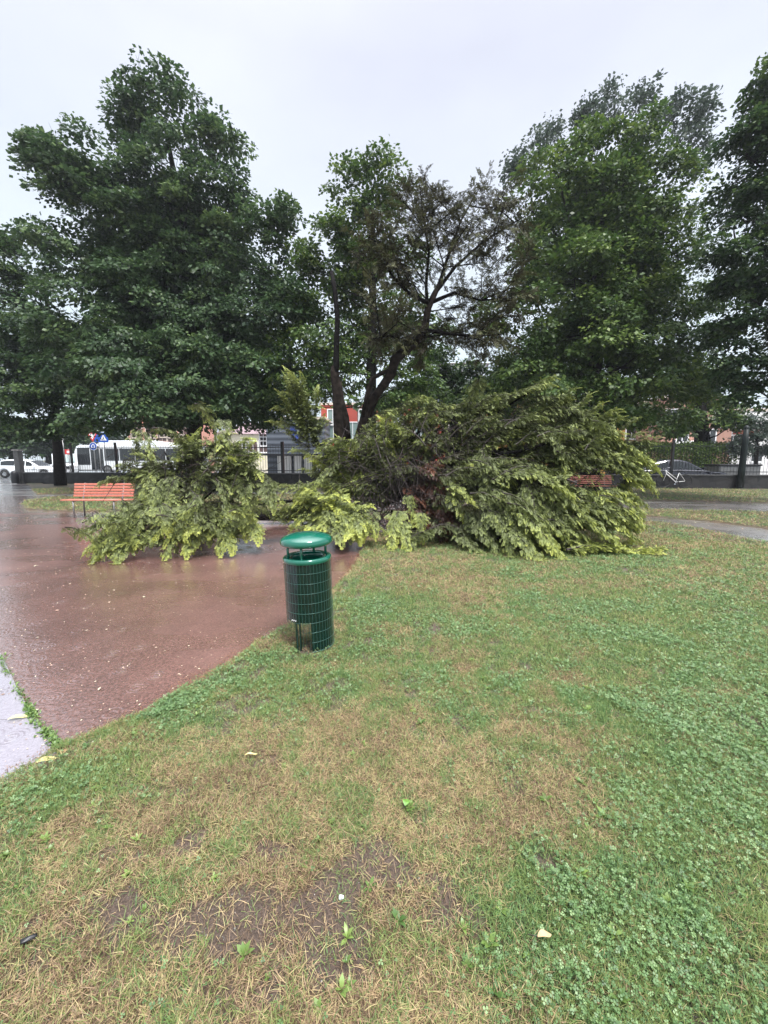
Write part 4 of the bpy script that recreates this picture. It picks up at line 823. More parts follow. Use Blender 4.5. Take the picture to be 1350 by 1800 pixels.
# --- the torn-off piece on the left, lying across the path
def fallen_left():
    base = np.array([P(340, 900, 6.9)[0], 6.9, PATH_Z]); root = empty('torn_cypress_branch', base, label='smaller torn cypress branch heap lying on the red path left of the litter bin', cat='fallen branch')
    cy = Cyp(202); g = cy.g; Rt = P(345, 880, 7.0)
    L = [(370, 785, 7.0, 62, 26, 30, .52), (415, 825, 6.8, 50, 36, 34, .50), (300, 825, 7.0, 62, 34, 34, .46), (250, 835, 6.9, 28, 28, 16, .46), (420, 790, 7.1, 30, 20, 14, .55), (330, 850, 7.2, 60, 40, 18, .34), (455, 850, 7.2, 36, 20, 12, .36),
         (285, 890, 6.3, 58, 32, 34, .50), (205, 935, 5.95, 44, 28, 34, .56), (230, 945, 5.8, 50, 22, 26, .62), (320, 935, 6.0, 80, 24, 36, .56), (410, 925, 6.2, 52, 24, 30, .60), (440, 890, 6.7, 40, 24, 14, .38), (350, 900, 6.6, 80, 30, 20, .32), (190, 960, 5.7, 34, 18, 16, .6)]
    for x, y, D, rx, ry, n, ti in L:
        c, r = px_lobe(x, y, D, rx, ry); cy.lobe(c, r, Rt, int(n * (.42 if y < 905 and y > 845 else .7)), ti - .05, length=(.3, .7), sag=.45, spray=.15, minz=.0, bulge=.25, jit=.7)
    E = [(330, 830, 7.0, 345, 765, 7.0, .1, .55), (350, 820, 7.0, 400, 760, 6.9, .15, .58), (380, 820, 6.9, 440, 772, 6.8, .2, .6), (400, 840, 6.8, 448, 800, 6.7, .2, .58), (360, 810, 7.0, 335, 775, 7, .2, .55), (250, 840, 6.9, 178, 845, 6.7, .15, .5), (250, 830, 6.9, 215, 815, 6.8, .2, .52), (240, 810, 7, 240, 775, 7, .0, .5),
         (280, 850, 6.6, 262, 900, 6.2, .3, .65), (275, 830, 6.7, 255, 880, 6.3, .3, .66), (370, 830, 6.7, 345, 865, 6.5, .4, .62), (430, 840, 6.7, 430, 880, 6.4, .3, .58), (460, 850, 6.8, 478, 885, 6.5, .3, .5), (240, 900, 6.2, 160, 960, 5.8, .2, .62), (240, 920, 6.0, 165, 980, 5.5, .2, .62), (230, 940, 5.9, 205, 988, 5.45, .2, .64), (260, 920, 6.0, 150, 930, 5.9, .2, .6),
         (330, 920, 6.2, 290, 970, 5.65, .25, .62), (340, 920, 6.2, 330, 965, 5.7, .25, .64), (400, 910, 6.4, 390, 960, 5.8, .25, .62), (420, 900, 6.5, 448, 940, 6.0, .2, .64), (380, 910, 6.4, 400, 955, 5.8, .2, .66), (300, 840, 6.8, 250, 800, 6.8, .1, .52)]
    for x0, y0, D0, x1, y1, D1, bu, ti in E:
        for k in range(2):
            j = g.normal(0, 4, 4) * k; A = P(x0 + j[0], y0 + j[1], D0); B = P(x1 + j[2], y1 + j[3], D1 + k * .1); B[2] = max(B[2], .02); cy.plume(A, B, bu, ti - .06, 1 - .15 * k, sag=.4, spray=.15)
    V, Fc, t = stamp(SPV, SPF, np.vstack(cy.Rm), np.vstack(cy.T) - base, np.concatenate(cy.sc), np.concatenate(cy.ti), SPT)
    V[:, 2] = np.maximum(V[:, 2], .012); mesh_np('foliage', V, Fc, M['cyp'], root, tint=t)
    mb = MB()
    def limb(pts, r0, r1, n=8): mb.tube([P(*q) - base for q in pts], list(np.linspace(r0, r1, len(pts))), n)
    limb([(330, 885, 7.0), (315, 850, 7.0), (302, 820, 7.0), (290, 795, 7.0)], .035, .012)
    limb([(345, 888, 7.0), (325, 880, 6.9), (300, 865, 6.8), (280, 850, 6.7)], .03, .01)
    limb([(335, 885, 7.0), (350, 850, 6.9), (372, 810, 6.9), (400, 775, 6.9)], .035, .01)
    limb([(340, 890, 6.9), (345, 905, 6.6), (320, 925, 6.2), (270, 950, 5.9)], .03, .008)
    limb([(335, 885, 7.0), (300, 905, 6.6), (240, 930, 6.1), (190, 955, 5.8)], .03, .008)
    limb([(350, 880, 7.0), (400, 905, 6.7), (430, 915, 6.4)], .025, .008)
    limb([(520, 880, 7.3), (470, 884, 7.15), (400, 890, 7.0), (340, 884, 7.0)], .028, .04)
    limb([(355, 880, 7.0), (390, 850, 6.9), (430, 835, 6.8)], .02, .006)
    mb.build('broken_limb', M['bark_wet'], root)
    tw = MB()
    for _ in range(350):
        x = g.normal(340, 60); y = g.uniform(800, 920); D = g.uniform(6.5, 7.2); a = P(x, y, D); d = g.normal(size=3) * .22; b_ = a + d; tw.tube([a - base, b_ - base], [.006, .002], 3, False)
    tw.add(np.array(cy.tw.v) - base, cy.tw.f, True); tw.build('twig', M['twig'], root)
fallen_left()
# fallen log between the two heaps
lb = P(500, 876, 9.2); root = empty('fallen_log', (lb[0], 9.2, 0), label='dark fallen trunk lying flat between the two cypress heaps', cat='log')
mb = MB(); q = [P(640, 872, 9.2), P(590, 874, 9.1), P(500, 876, 9.0), (P(430, 880, 8.9)), P(380, 884, 8.8)]
for k in q: k[2] = .16
mb.tube([p - np.array([lb[0], 9.2, 0]) for p in q], [.16, .15, .13, .10, .07], 10); mb.build('trunk', M['bark_wet'], root)

# --- the standing remains
def standing():
    D = 10.0; base = np.array([P(600, 800, D)[0], D, 0.]); root = empty('standing_cypress', base, label='storm broken cypress still standing, with bare spike and leaning limb under brownish foliage', cat='tree')
    mb = MB(); g = np.random.default_rng(77)
    def limb(pts, rs, n=10, m=mb, wob=.02): m.tube([P(*q) - base + g.normal(0, wob, 3) for q in pts], rs, n)
    limb([(602, 905, D), (602, 840, D), (600, 780, D), (598, 740, D), (594, 700, D), (590, 655, D), (588, 640, D)], [.25, .20, .17, .15, .13, .105, .075], 14)
    sp_ = MB(); limb([(590, 668, D), (592, 640, D), (592, 600, D), (591, 560, D), (587, 510, D), (584, 478, D)], [.085, .075, .065, .06, .055, .045], 10, sp_); sp_.build('broken_spike', M['bark_wet'], root)
    limb([(612, 780, D), (608, 735, D), (600, 700, D), (600, 670, D)], [.12, .10, .07, .03], 8)
    limb([(622, 820, D), (632, 760, D), (648, 715, D), (666, 690, D), (682, 660, D), (694, 632, D), (712, 616, D), (736, 598, D), (748, 575, D), (752, 545, D), (762, 520, D), (775, 495, D)], [.17, .13, .105, .10, .11, .12, .11, .10, .09, .08, .07, .05], 12)
    limb([(640, 730, D - .1), (646, 690, D - .15), (652, 668, D - .15), (668, 660, D - .1), (682, 655, D)], [.06, .055, .05, .05, .05], 8)
    limb([(650, 730, D + .1), (664, 700, D + .05), (672, 680, D)], [.05, .05, .06], 8)
    mb.build('trunk', M['bark_brown'], root)
    cy = Cyp(303); br = MB()
    tips = [(742, 312, 752, 545), (700, 345, 752, 545), (720, 330, 755, 540), (765, 335, 755, 530), (670, 400, 752, 550), (640, 430, 750, 560), (625, 460, 745, 570), (650, 520, 745, 575), (690, 560, 745, 580), (660, 600, 740, 590), (800, 365, 770, 505), (845, 330, 775, 495), (855, 375, 775, 500), (880, 340, 780, 490), (900, 360, 780, 495),
            (925, 400, 785, 495), (930, 440, 785, 500), (915, 480, 785, 505), (930, 520, 780, 510), (905, 560, 765, 530), (880, 600, 760, 545), (850, 625, 755, 560), (820, 600, 755, 560), (790, 600, 752, 565), (780, 350, 765, 510), (820, 420, 775, 500), (720, 420, 754, 540), (690, 470, 750, 555), (740, 380, 756, 530), (870, 420, 780, 500), (860, 500, 775, 510), (830, 540, 768, 520), (700, 610, 745, 585),
            (720, 590, 748, 570), (890, 440, 782, 498), (665, 560, 745, 575), (870, 560, 765, 530), (735, 640, 745, 590), (790, 560, 760, 540), (660, 380, 752, 520), (700, 390, 752, 520), (680, 500, 750, 550), (700, 540, 750, 570), (735, 350, 754, 520), (760, 400, 756, 520), (690, 440, 752, 540), (670, 480, 748, 560), (850, 450, 778, 500)]
    leaders = [[(752, 548, D), (746, 500, D), (750, 440, D - .1), (743, 380, D - .1), (742, 320, D - .1)], [(765, 515, D), (800, 470, D + .2), (845, 430, D + .3), (885, 400, D + .3), (925, 385, D + .2)],
               [(757, 535, D), (720, 515, D - .3), (690, 480, D - .4), (665, 430, D - .5), (645, 415, D - .5)], [(757, 532, D), (800, 518, D - .2), (850, 520, D - .4), (905, 530, D - .5)], [(748, 580, D), (790, 590, D - .2), (840, 600, D - .4), (885, 590, D - .4)],
               [(772, 500, D), (790, 440, D + .3), (812, 390, D + .4), (846, 335, D + .4)], [(746, 590, D), (715, 600, D - .2), (680, 590, D - .3), (655, 600, D - .3)]]
    nodes = []
    for ld in leaders:
        pl = [P(*q) + g.normal(0, .05, 3) * (i > 0) for i, q in enumerate(ld)]; br.tube([p - base for p in pl], list(np.linspace(.05, .010, len(pl))), 6, False)
        for i in range(len(ld) - 1):
            for u in (0, .5): nodes.append((ld[i][0] * (1 - u) + ld[i + 1][0] * u, ld[i][1] * (1 - u) + ld[i + 1][1] * u, pl[i] * (1 - u) + pl[i + 1] * u))
    for x, y, bx, by in tips:
        cand = sorted(nodes, key=lambda q: abs(math.hypot(q[0] - x, q[1] - y) - 75) + max(0, (y - q[1])) * .8 + g.uniform(0, 25))[0]; A = cand[2]
        B = P(x, y, D + g.normal(0, .8)); mid = (A + B) / 2 + g.normal(0, .16, 3) + np.array([0, 0, .02 if y < 450 else .12])
        pts = [A, (A + mid) / 2, mid, (mid + B) / 2, B]; br.tube([p - base for p in pts], [.018, .014, .010, .007, .003], 5, False)
        n = 10
        for k in range(n):
            t = .22 + .78 * (k + g.random()) / n; p0 = (1 - t) ** 2 * A + 2 * t * (1 - t) * mid + t * t * B
            d = norm(B - A) * .5 + g.normal(0, .55, 3) * [1, .8, .8] + [0.1, 0, .12]; l = g.uniform(.25, .55); q = p0 + norm(d) * l
            cy.plume(p0, q, .08, .5 + g.normal(0, .18), .8, n=5, sag=.22, tipgain=.25, spray=.15, wood=False)
            br.tube([p0 - base, q - base], [.007, .002], 3, False)
        cy.plume(p0, B, .05, .55, .9, n=6, sag=.1, spray=.16, wood=False)
    for ld in leaders:
        for k in range(30):
            i = g.integers(1, len(ld) - 1); u = g.random(); p0 = P(*ld[i]) * (1 - u) + P(*ld[i + 1]) * u; q = p0 + norm(g.normal(size=3) + [.25, 0, .3]) * g.uniform(.3, .7)
            cy.plume(p0, q, .08, .5 + g.normal(0, .18), .85, n=6, sag=.25, tipgain=.25, spray=.16, wood=False)
    br.build('branch', M['bark_wet'], root); cy.build(root, M['cyp_dark'], base)
standing()

# ------------------------------------------------------------------ litter bin
def litter_bin():
    c = G(548, 1130); root = empty('litter_bin', c, rz=0, label='green round litter bin with domed lid and wire cage at the path edge', cat='litter bin')
    r = .162; H = .582; cut = .20
    # local z measured from the ground; the lower quarter is open towards the front left
    A0, A1 = R(-80), R(20)     # solid lower skin, front right
    m = MB(); m.lathe([(r - .005, cut), (r - .005, H)], 48); m.lathe([(0, cut), (r - .005, cut)], 48); m.build('liner', M['green_dark'], root)
    m = MB(); m.lathe([(r - .005, 0), (r - .005, cut - .002)], 20, a0=R(-78), a1=R(35)); m.lathe([(r - .016, 0), (r - .016, cut - .002)], 20, a0=R(-78), a1=R(35)); m.build('lower_panel', M['green_dark'], root)
    w = MB()
    zs = np.linspace(.005, H, 10)
    for z in zs:
        if z < cut - .01: a0, a1 = R(-78), R(35)
        else: a0, a1 = 0, 2 * math.pi
        k = 48; pts = [(r * math.cos(a0 + (a1 - a0) * i / k), r * math.sin(a0 + (a1 - a0) * i / k), z) for i in range(k + 1)]; w.tube(pts, .0012, 4, False)
    w.tube([(r * math.cos(a), r * math.sin(a), .006) for a in np.linspace(R(-78), R(150), 49)], .003, 4, False)
    for k in range(44):
        a = 2 * math.pi * k / 44; deg = math.degrees(a) % 360
        open_ = 150 < deg < 244
        z0 = cut - .03 if open_ else 0
        w.tube([(r * math.cos(a), r * math.sin(a), z0), (r * math.cos(a), r * math.sin(a), H)], .0009, 4, False)
    w.build('wire_cage', M['wire'], root)
    for k in range(3):
        a = R(-128 + k * 6); m = MB(); m.tube([((r - .004) * math.cos(a), (r - .004) * math.sin(a), cut + .012), ((r + .003) * math.cos(a), (r + .003) * math.sin(a), cut + .012)], .0035, 8); m.build('rivet', M['sign_white'], root)
    p = MB()
    for dx in (-.075, -.052): p.box(dx - .006, dx + .006, -.12, -.108, 0, cut + .01)
    p.box(-.075, -.052, -.119, -.109, cut - .02, cut)
    p.build('post', M['green_dark'], root)
    co = MB(); co.lathe([(r + .002, H - .006), (r + .006, H + .004), (r + .004, H + .02), (r - .01, H + .026), (r - .045, H + .018), (r - .05, H + .005), (r - .05, H - .04)], 48); co.build('collar', M['green_metal'], root)
    for a in (R(-95), R(-150), R(28), R(80)):
        b_ = MB(); ca, sa = math.cos(a), math.sin(a); q = r - .026
        b_.tube([(q * ca, q * sa, H), (q * ca, q * sa, H + .12)], .0095, 8); b_.build('bracket', M['green_metal'], root)
    d = MB(); Z = H + .103
    prof = [(0, Z - .002), (r - .02, Z - .002), (r + .004, Z - .004), (r + .016, Z + .004), (r + .019, Z + .014), (r + .016, Z + .026)]
    for k in range(1, 13):
        a = k / 12 * math.pi / 2; prof.append(((r + .016) * math.cos(a), Z + .026 + .048 * math.sin(a)))
    d.lathe(prof, 56); d.build('lid', M['green_metal'], root)
    root.rotation_euler = (R(0), R(-1.5), 0); root.scale = (1.08, 1.08, 1.16)
litter_bin()

# ------------------------------------------------------------------ benches
def bench(loc, rz, label, W=1.78):
    root = empty('park_bench', loc, rz, label=label, cat='bench', group='red slatted park benches')
    b = MB()
    for k in range(5):
        z = .47 + k * .072; y = .19 + (z - .45) * .25; b.box(-W / 2 + .04, W / 2 - .02, y, y + .028, z, z + .052)
    b.build('backrest', M['red_slat'], root, bevel=.005)
    s = MB()
    for k in range(4): y = -.20 + k * .095; s.box(-W / 2, W / 2, y, y + .08, .40 - k * .004, .428 - k * .004)
    s.build('seat', M['red_slat'], root, bevel=.005)
    for x in (-W / 2 + .3, W / 2 - .3):
        l = MB(); l.tube([(x, -.17, -.03), (x, -.17, .39)], .018, 8); l.tube([(x, .18, -.03), (x, .19, .42), (x, .30, .82)], .018, 8); l.tube([(x, -.17, .385), (x, .18, .385)], .016, 8)
        l.build('leg', M['grey_metal'], root)
p = P(165, 870, 10.0); bench((p[0] + .02, 10.1, 0), R(0), 'red slatted bench on the left lawn strip in front of the dark tree trunk', 1.62)
p = P(1042, 850, 15.5); bench((p[0], 15.5, 0), R(-2), 'red slatted bench glimpsed behind the fallen cypress foliage', 1.7)

# ------------------------------------------------------------------ boundary wall and fence
flen = np.linalg.norm(fence_r - fence_a); frot = math.atan2(fdir[1], fdir[0])
wl = empty('boundary_wall', (fence_a[0], fence_a[1], 0), frot, label='low dark stone wall with pale coping under the iron railings', cat='wall')
m = MB(); m.box(0, flen, -.15, .15, -.1, .60); m.build('stone_base', M['stone'], wl)
m = MB(); m.box(-.02, flen, -.19, .19, .602, .66); m.build('coping', M['dark_coping'], wl, bevel=.01)
fr = empty('iron_railings', (fence_a[0], fence_a[1], .66), frot, label='black iron railings standing on the low stone wall', cat='fence')
m = MB(); FH = 1.65
m.box(0, flen, -.02, .02, .12, .16); m.box(0, flen, -.02, .02, FH - .22, FH - .18)
k = 0; x = .15
while x < flen: 
    m.tube([(x, 0, 0), (x, 0, FH - .06), (x, 0, FH)], [.010, .010, .002], 4, False); x += .155
m.build('bars', M['black_iron'], fr)
def fx(px):     # distance along the fence where a pixel column meets it
    t = (px - 675) / F / cp * 1.0; # x = t*y*~
    r = ray(px, 815); s = r[0] / r[1]; x0, y0 = fence_a; return (s * y0 - x0) / (fdir[0] - s * fdir[1])
for px, rr in [(127, .045), (205, .05), (265, .05), (335, .05), (420, .05), (497, .075), (580, .05), (670, .05), (760, .05), (850, .05), (940, .05), (1020, .05), (1100, .05), (1181, .055)]:
    x = fx(px); m = MB(); m.box(x - rr, x + rr, -rr, rr, 0, FH + .12); m.build('post', M['black_iron'], fr)
pp = fence_a + fdir * (fx(1296)); po = empty('steel_pole', (pp[0], pp[1] - .3, 0), label='thick dark green steel pole in front of the railings at right', cat='pole')
m = MB(); m.tube([(0, 0, -.1), (0, 0, .9), (0, 0, 2.2), (.0, 0, 3.0)], [.16, .15, .13, .11], 12); m.build('shaft', M['green_iron'], po)
m = MB(); m.lathe([(0, 3.12), (.06, 3.10), (.12, 3.0), (.125, 2.96)], 16); m.build('cap', M['green_iron'], po)
gp_ = P(45, 848, 24.9); pil = empty('gate_pillar', (gp_[0], 24.6, 0), label='grey gate pillar at the left end of the wall by the entrance', cat='pillar')
m = MB(); m.box(-.16, .16, -.16, .16, -.1, 1.95); m.build('shaft', M['dark_coping'], pil, bevel=.02)
m = MB(); m.box(-.2, .2, -.2, .2, 1.952, 2.03); m.build('cap', M['concrete'], pil, bevel=.01)
m = MB(); m.lathe([(.0, .78), (.14, .72), (.2, .6), (.21, .3), (.2, 0)], 16, c=(.05, -.42)); m.build('guard_stone', M['plastic_black'], pil)
kb = MB(); k0 = G(56, 868, 0); k1 = G(48, 852, 0)

# ------------------------------------------------------------------ bicycle against the wall
def bicycle():
    c = P(1195, 850, 20.0); yb = fy(c[0]) - .45; root = empty('bicycle', (c[0], yb, 0), frot, label='white and blue bicycle without front mudguard leaning on the stone wall at right', cat='bicycle')
    root.rotation_euler = (R(-8), 0, frot)
    root['label'] = 'bicycle with a white frame leaning against the dark stone wall at right'
    f = MB(); wf = MB(); BB = (.05, 0, .29); ST = (.22, 0, .78); HD = (-.42, 0, .86); HD2 = (-.40, 0, .72); RA = (.50, 0, .34); FA = (-.55, 0, .34)
    f.tube([BB, ST], .018, 8); f.tube([HD2, BB], .022, 8); f.tube([HD, (.10, 0, .44)], .018, 8); f.tube([BB, RA], .012, 8); f.tube([ST, RA], .010, 8); f.build('frame', M['sign_white'], root)
    f = MB(); f.tube([(-.43, 0, .90), HD2, FA], .014, 8); f.build('fork', M['sign_white'], root)
    for n_, a in (('wheel', RA), ('wheel', FA)):
        w = MB(); k = 28; w.tube([(a[0] + .33 * math.cos(t), 0, a[2] + .33 * math.sin(t)) for t in np.linspace(0, 2 * math.pi, k + 1)], .018, 6, False)
        wo = w.build('wheel', M['rubber'], root)
        s = MB()
        s.tube([(a[0] + .305 * math.cos(t), 0, a[2] + .305 * math.sin(t)) for t in np.linspace(0, 2 * math.pi, k + 1)], .008, 5, False)
        for j in range(16): t = j * math.pi / 8; s.tube([(a[0], 0, a[2]), (a[0] + .30 * math.cos(t), 0, a[2] + .30 * math.sin(t))], .002, 3, False)
        s.tube([(a[0], -.04, a[2]), (a[0], .04, a[2])], .02, 8); s.build('rim', M['plastic_black'], wo)
    h = MB(); h.tube([(-.43, 0, .88), (-.45, 0, .98)], .012, 6); h.tube([(-.38, -.28, 1.0), (-.47, -.1, .99), (-.45, 0, .98), (-.47, .1, .99), (-.38, .28, 1.0)], .012, 6); h.build('handlebar', M['chrome'], root)
    s = MB(); s.prism([(.10, -.03), (.14, -.05), (.34, -.09), (.38, 0), (.34, .09), (.14, .05), (.10, .03)], 'z', .84, .88); s.tube([ST, (.24, 0, .86)], .012, 6); s.build('saddle', M['plastic_black'], root, bevel=.01)
    s = MB(); s.tube([(.05, -.07, .29), (.05, .07, .29)], .016, 6); s.lathe([(0, -.01), (.09, -.01), (.09, .01), (0, .01)], 20); 
    s2 = MB(); s2.tube([(.05, -.07, .29), (-.06, -.07, .17)], .010, 6); s2.tube([(.05, .07, .29), (.16, .07, .41)], .010, 6); s2.tube([(.05, -.07, .29), (.05, .07, .29)], .02, 8); s2.box(-.11, -.02, -.14, -.06, .155, .175); s2.box(.12, .21, .06, .14, .40, .42); s2.build('crank', M['chrome'], root)
bicycle()

# ------------------------------------------------------------------ vehicles
def car(loc, rz, paint, label, L=4.6, H=1.46, W=1.8, estate=True, cat='car', glass='glass_dark'):
    root = empty('parked_car', loc, rz, label=label, cat=cat)
    h = L / 2
    # side outline: belt line (x,z) and roof line
    if estate:
        belt = [(-h, .78), (-h + .1, .90), (-h + .6, .96), (0, .93), (.75, .90), (1.0, .90), (h - .5, .80), (h - .12, .66), (h, .50)]
        roof = [(-h + .12, .90), (-h + .5, H - .07), (-h + 1.0, H), (-.1, H), (.35, H - .08), (1.1, .90)]
    else:
        belt = [(-h, .72), (-h + .12, .86), (-h + .8, .93), (0, .92), (.7, .90), (1.0, .89), (h - .5, .78), (h - .12, .64), (h, .48)]
        roof = [(-h + .45, .92), (-h + 1.1, H - .14), (-h + 1.7, H - .01), (-.2, H), (.25, H - .1), (1.05, .90)]
    def interp(ln, x): return float(np.interp(x, [a for a, _ in ln], [b for _, b in ln]))
    xs = np.linspace(-h, h, 41); secs = []
    wy = lambda x: W / 2 * (1 - .16 * (abs(x) / h) ** 5)
    v = []; fcs = []
    wheels = (-h + .85, h - .85)
    for x in xs:
        zb = interp(belt, x); w = wy(x); zs = .22
        arch = max([math.sqrt(max(0, .36 ** 2 - (x - q) ** 2)) for q in wheels]); zs = max(.22, .33 + arch if arch > 0 else .22)
        zs = min(zs, zb - .1)
        v += [(x, -w * .93, zs), (x, -w, zs + (zb - zs) * .4), (x, -w * .97, zb - .06), (x, -w * .88, zb), (x, 0, zb + .02), (x, w * .88, zb), (x, w * .97, zb - .06), (x, w, zs + (zb - zs) * .4), (x, w * .93, zs)]
    n = 9
    for i in range(len(xs) - 1):
        for k in range(n - 1): fcs.append((i * n + k, i * n + k + 1, (i + 1) * n + k + 1, (i + 1) * n + k))
        fcs.append((i * n + 8, i * n, (i + 1) * n, (i + 1) * n + 8))
    fcs += [tuple(range(n)), tuple(range((len(xs) - 1) * n, len(xs) * n))]
    m = MB(); m.add(v, fcs, True); m.build('body', paint, root)
    # greenhouse
    rx = np.linspace(roof[0][0], roof[-1][0], 25); v = []
    for x in rx:
        zb = interp(belt, x) - .01; zr = max(interp(roof, x), zb + .012); w = wy(x); a = (zr - zb) / .5
        v += [(x, -w * .87, zb), (x, -w * (.87 - .13 * a), zr - .05 * a), (x, -w * (.80 - .14 * a), zr), (x, 0, zr + .02 * a), (x, w * (.80 - .14 * a), zr), (x, w * (.87 - .13 * a), zr - .05 * a), (x, w * .87, zb)]
    n = 7; f1 = []
    for i in range(24):
        for k in range(n - 1): f1.append((i * n + k, i * n + k + 1, (i + 1) * n + k + 1, (i + 1) * n + k))
    m = MB(); m.add(v, f1, True); m.build('roof', paint, root)
    # windows: side panes set 4 mm proud, wind screen and rear screen
    def pane(x0, x1, sg):
        m = MB()
        if True:
            vv = []; xx = np.linspace(x0, x1, 8)
            for x in xx:
                zb = interp(belt, x) + .03; zr = max(interp(roof, x) - .09, zb + .01); w = wy(x)
                for z in (zb, zr):
                    a = (z - (zb - .04)) / .5; vv.append((x, sg * (w * (.87 - .13 * a) + .006), z))
            m.add(vv, [(2 * i, 2 * i + 2, 2 * i + 3, 2 * i + 1) for i in range(7)], True)
        return m
    gl = M[glass]; r0, r1 = roof[0][0], roof[-1][0]
    [pane(xa, xb, sg).build('window', gl, root) for sg in (-1, 1) for xa, xb in ((r0 + .42, -.75), (-.68, .05), (.12, r1 - .25))]
    for (xa, xb) in ((roof[-2][0] + .03, roof[-1][0] - .06), (roof[0][0] + .05, roof[1][0] - .02)):
        m = MB(); vv = []
        for x in np.linspace(xa, xb, 5):
            z = interp(roof, x); w = wy(x) * .70; vv += [(x, -w, z + .008), (x, 0, z + .03), (x, w, z + .008)]
        m.add(vv, [(3 * i + k, 3 * i + k + 1, 3 * i + k + 4, 3 * i + k + 3) for i in range(4) for k in range(2)], True); m.build('windscreen' if xa > 0 else 'rear_window', gl, root)
    for x in wheels:
        for sg in (-1, 1):
            y = sg * (W / 2 - .11); m = MB(); prof = [(.2, -.10), (.31, -.10), (.325, -.06), (.325, .06), (.31, .10), (.2, .10)]
            k = 24; vv = [(x + r * math.cos(2 * math.pi * j / k), y + yy, .325 + r * math.sin(2 * math.pi * j / k)) for r, yy in prof for j in range(k)]
            m.add(vv, [(i * k + j, i * k + (j + 1) % k, (i + 1) * k + (j + 1) % k, (i + 1) * k + j) for i in range(5) for j in range(k)], True); wo = m.build('wheel', M['rubber'], root)
            m = MB(); 
            for j in range(7): a = j * 2 * math.pi / 7; m.prism([(x + .03 * math.cos(a + 1.57), .325 + .03 * math.sin(a + 1.57)), (x + .03 * math.cos(a - 1.57), .325 + .03 * math.sin(a - 1.57)), (x + .2 * math.cos(a - .12), .325 + .2 * math.sin(a - .12)), (x + .2 * math.cos(a + .12), .325 + .2 * math.sin(a + .12))], 'y', y + sg * .07, y + sg * .085)
            m.build('rim', M['chrome'], wo)
    for sg in (-1, 1):
        m = MB(); m.box(-h - .012, -h + .22, sg * W / 2 * .62 - .14, sg * W / 2 * .62 + .14 + .0, .68, .80)
        m.build('tail_light', M['lamp_red'], root, bevel=.02)
        m = MB(); m.box(h - .30, h - .03, sg * W / 2 * .62 - .16, sg * W / 2 * .62 + .16, .55, .66); m.build('headlight', M['lamp_clear'], root, bevel=.02)
        m = MB(); m.box(.78, .95, sg * (W / 2 + .08) - .08, sg * (W / 2 + .08) + .08, .93, 1.05); m.build('wing_mirror', paint, root, bevel=.03)
    return root
p = P(57, 830, 33); car((p[0], 33, -.03), R(4), M['white_paint'], 'white estate car seen through the entrance at the left edge', L=4.7)
p = P(1198, 815, 21.9); car((p[0] - .15, fy(p[0]) + 1.5, -.03), frot + R(-1), M['black_paint'], 'black car with sloping roof parked behind the wall at right', L=4.95, H=1.46, estate=False)
p = P(-25, 830, 50); car((p[0], 50, -.03), R(5), M['black_paint'], 'dark car in the distance beyond the roundabout at far left', L=4.4)

def bus():
    D = 39; p = P(132, 830, D); root = empty('city_bus', (p[0], D, -.03), 0, label='white city bus with black windscreen facing left beyond the railings', cat='bus')
    L, W, H = 12, 2.5, 2.85
    m = MB(); prof = [(.12, .35), (0, .7), (.0, 1.0), (.10, 2.2), (.28, 2.72), (.6, H), (L - .2, H), (L, 2.6), (L, .35)]; m.prism(prof, 'y', 0, W); m.build('body', M['white_paint'], root, bevel=.08)
    m = MB(); m.prism([(2.0, H - .01), (2.5, 3.18), (3.2, 3.30), (8, 3.30), (8.8, 3.15), (9.5, H - .01)], 'y', .25, W - .25); m.build('roof_pod', M['white_paint'], root, bevel=.06)
    m = MB(); m.prism([(.3, .95), (.42, 2.55), (1.6, 2.55), (1.6, .95)], 'y', -.012, .0); m.build('windscreen', M['glass_dark'], root)
    m = MB(); m.box(1.68, 2.9, -.012, 0, .5, 2.5); m.build('door', M['glass_dark'], root)
    m = MB(); m.prism([(-.02, 1.0), (.08, 2.3), (.16, 2.3), (.06, 1.0)], 'y', .25, W - .25); m.build('windscreen', M['glass_dark'], root)
    for k in range(6):
        x = 3.0 + k * 1.5; m = MB(); m.box(x, x + 1.42, -.012, 0, 1.35, 2.5); m.build('window', M['glass_dark'], root)
    for x in (2.6 + .6, 9.0):
        m = MB(); kk = 24; vv = [(x + r * math.cos(2 * math.pi * j / kk), yy, .48 + r * math.sin(2 * math.pi * j / kk)) for r, yy in ((.28, -.02), (.46, -.02), (.48, .05), (.48, .3)) for j in range(kk)]
        m.add(vv, [(i * kk + j, i * kk + (j + 1) % kk, (i + 1) * kk + (j + 1) % kk, (i + 1) * kk + j) for i in range(3) for j in range(kk)], True); w = m.build('wheel', M['rubber'], root)
        m = MB(); m.lathe([(0, 0), (.27, 0)], 20); o = m.build('rim', M['grey_metal'], w); o.rotation_euler = (R(90), 0, 0); o.location = (x, -.015, .48)
    m = MB(); m.tube([(.1, -.05, 2.5), (-.25, -.2, 2.5), (-.3, -.2, 2.2)], .03, 6); m.box(-.38, -.22, -.3, -.1, 1.75, 2.2); m.build('wing_mirror', M['plastic_black'], root)
    m = MB(); m.box(1.6, 2.6, -.02, -.012, 2.56, 2.75); m.build('destination_board', M['plastic_black'], root)
bus()
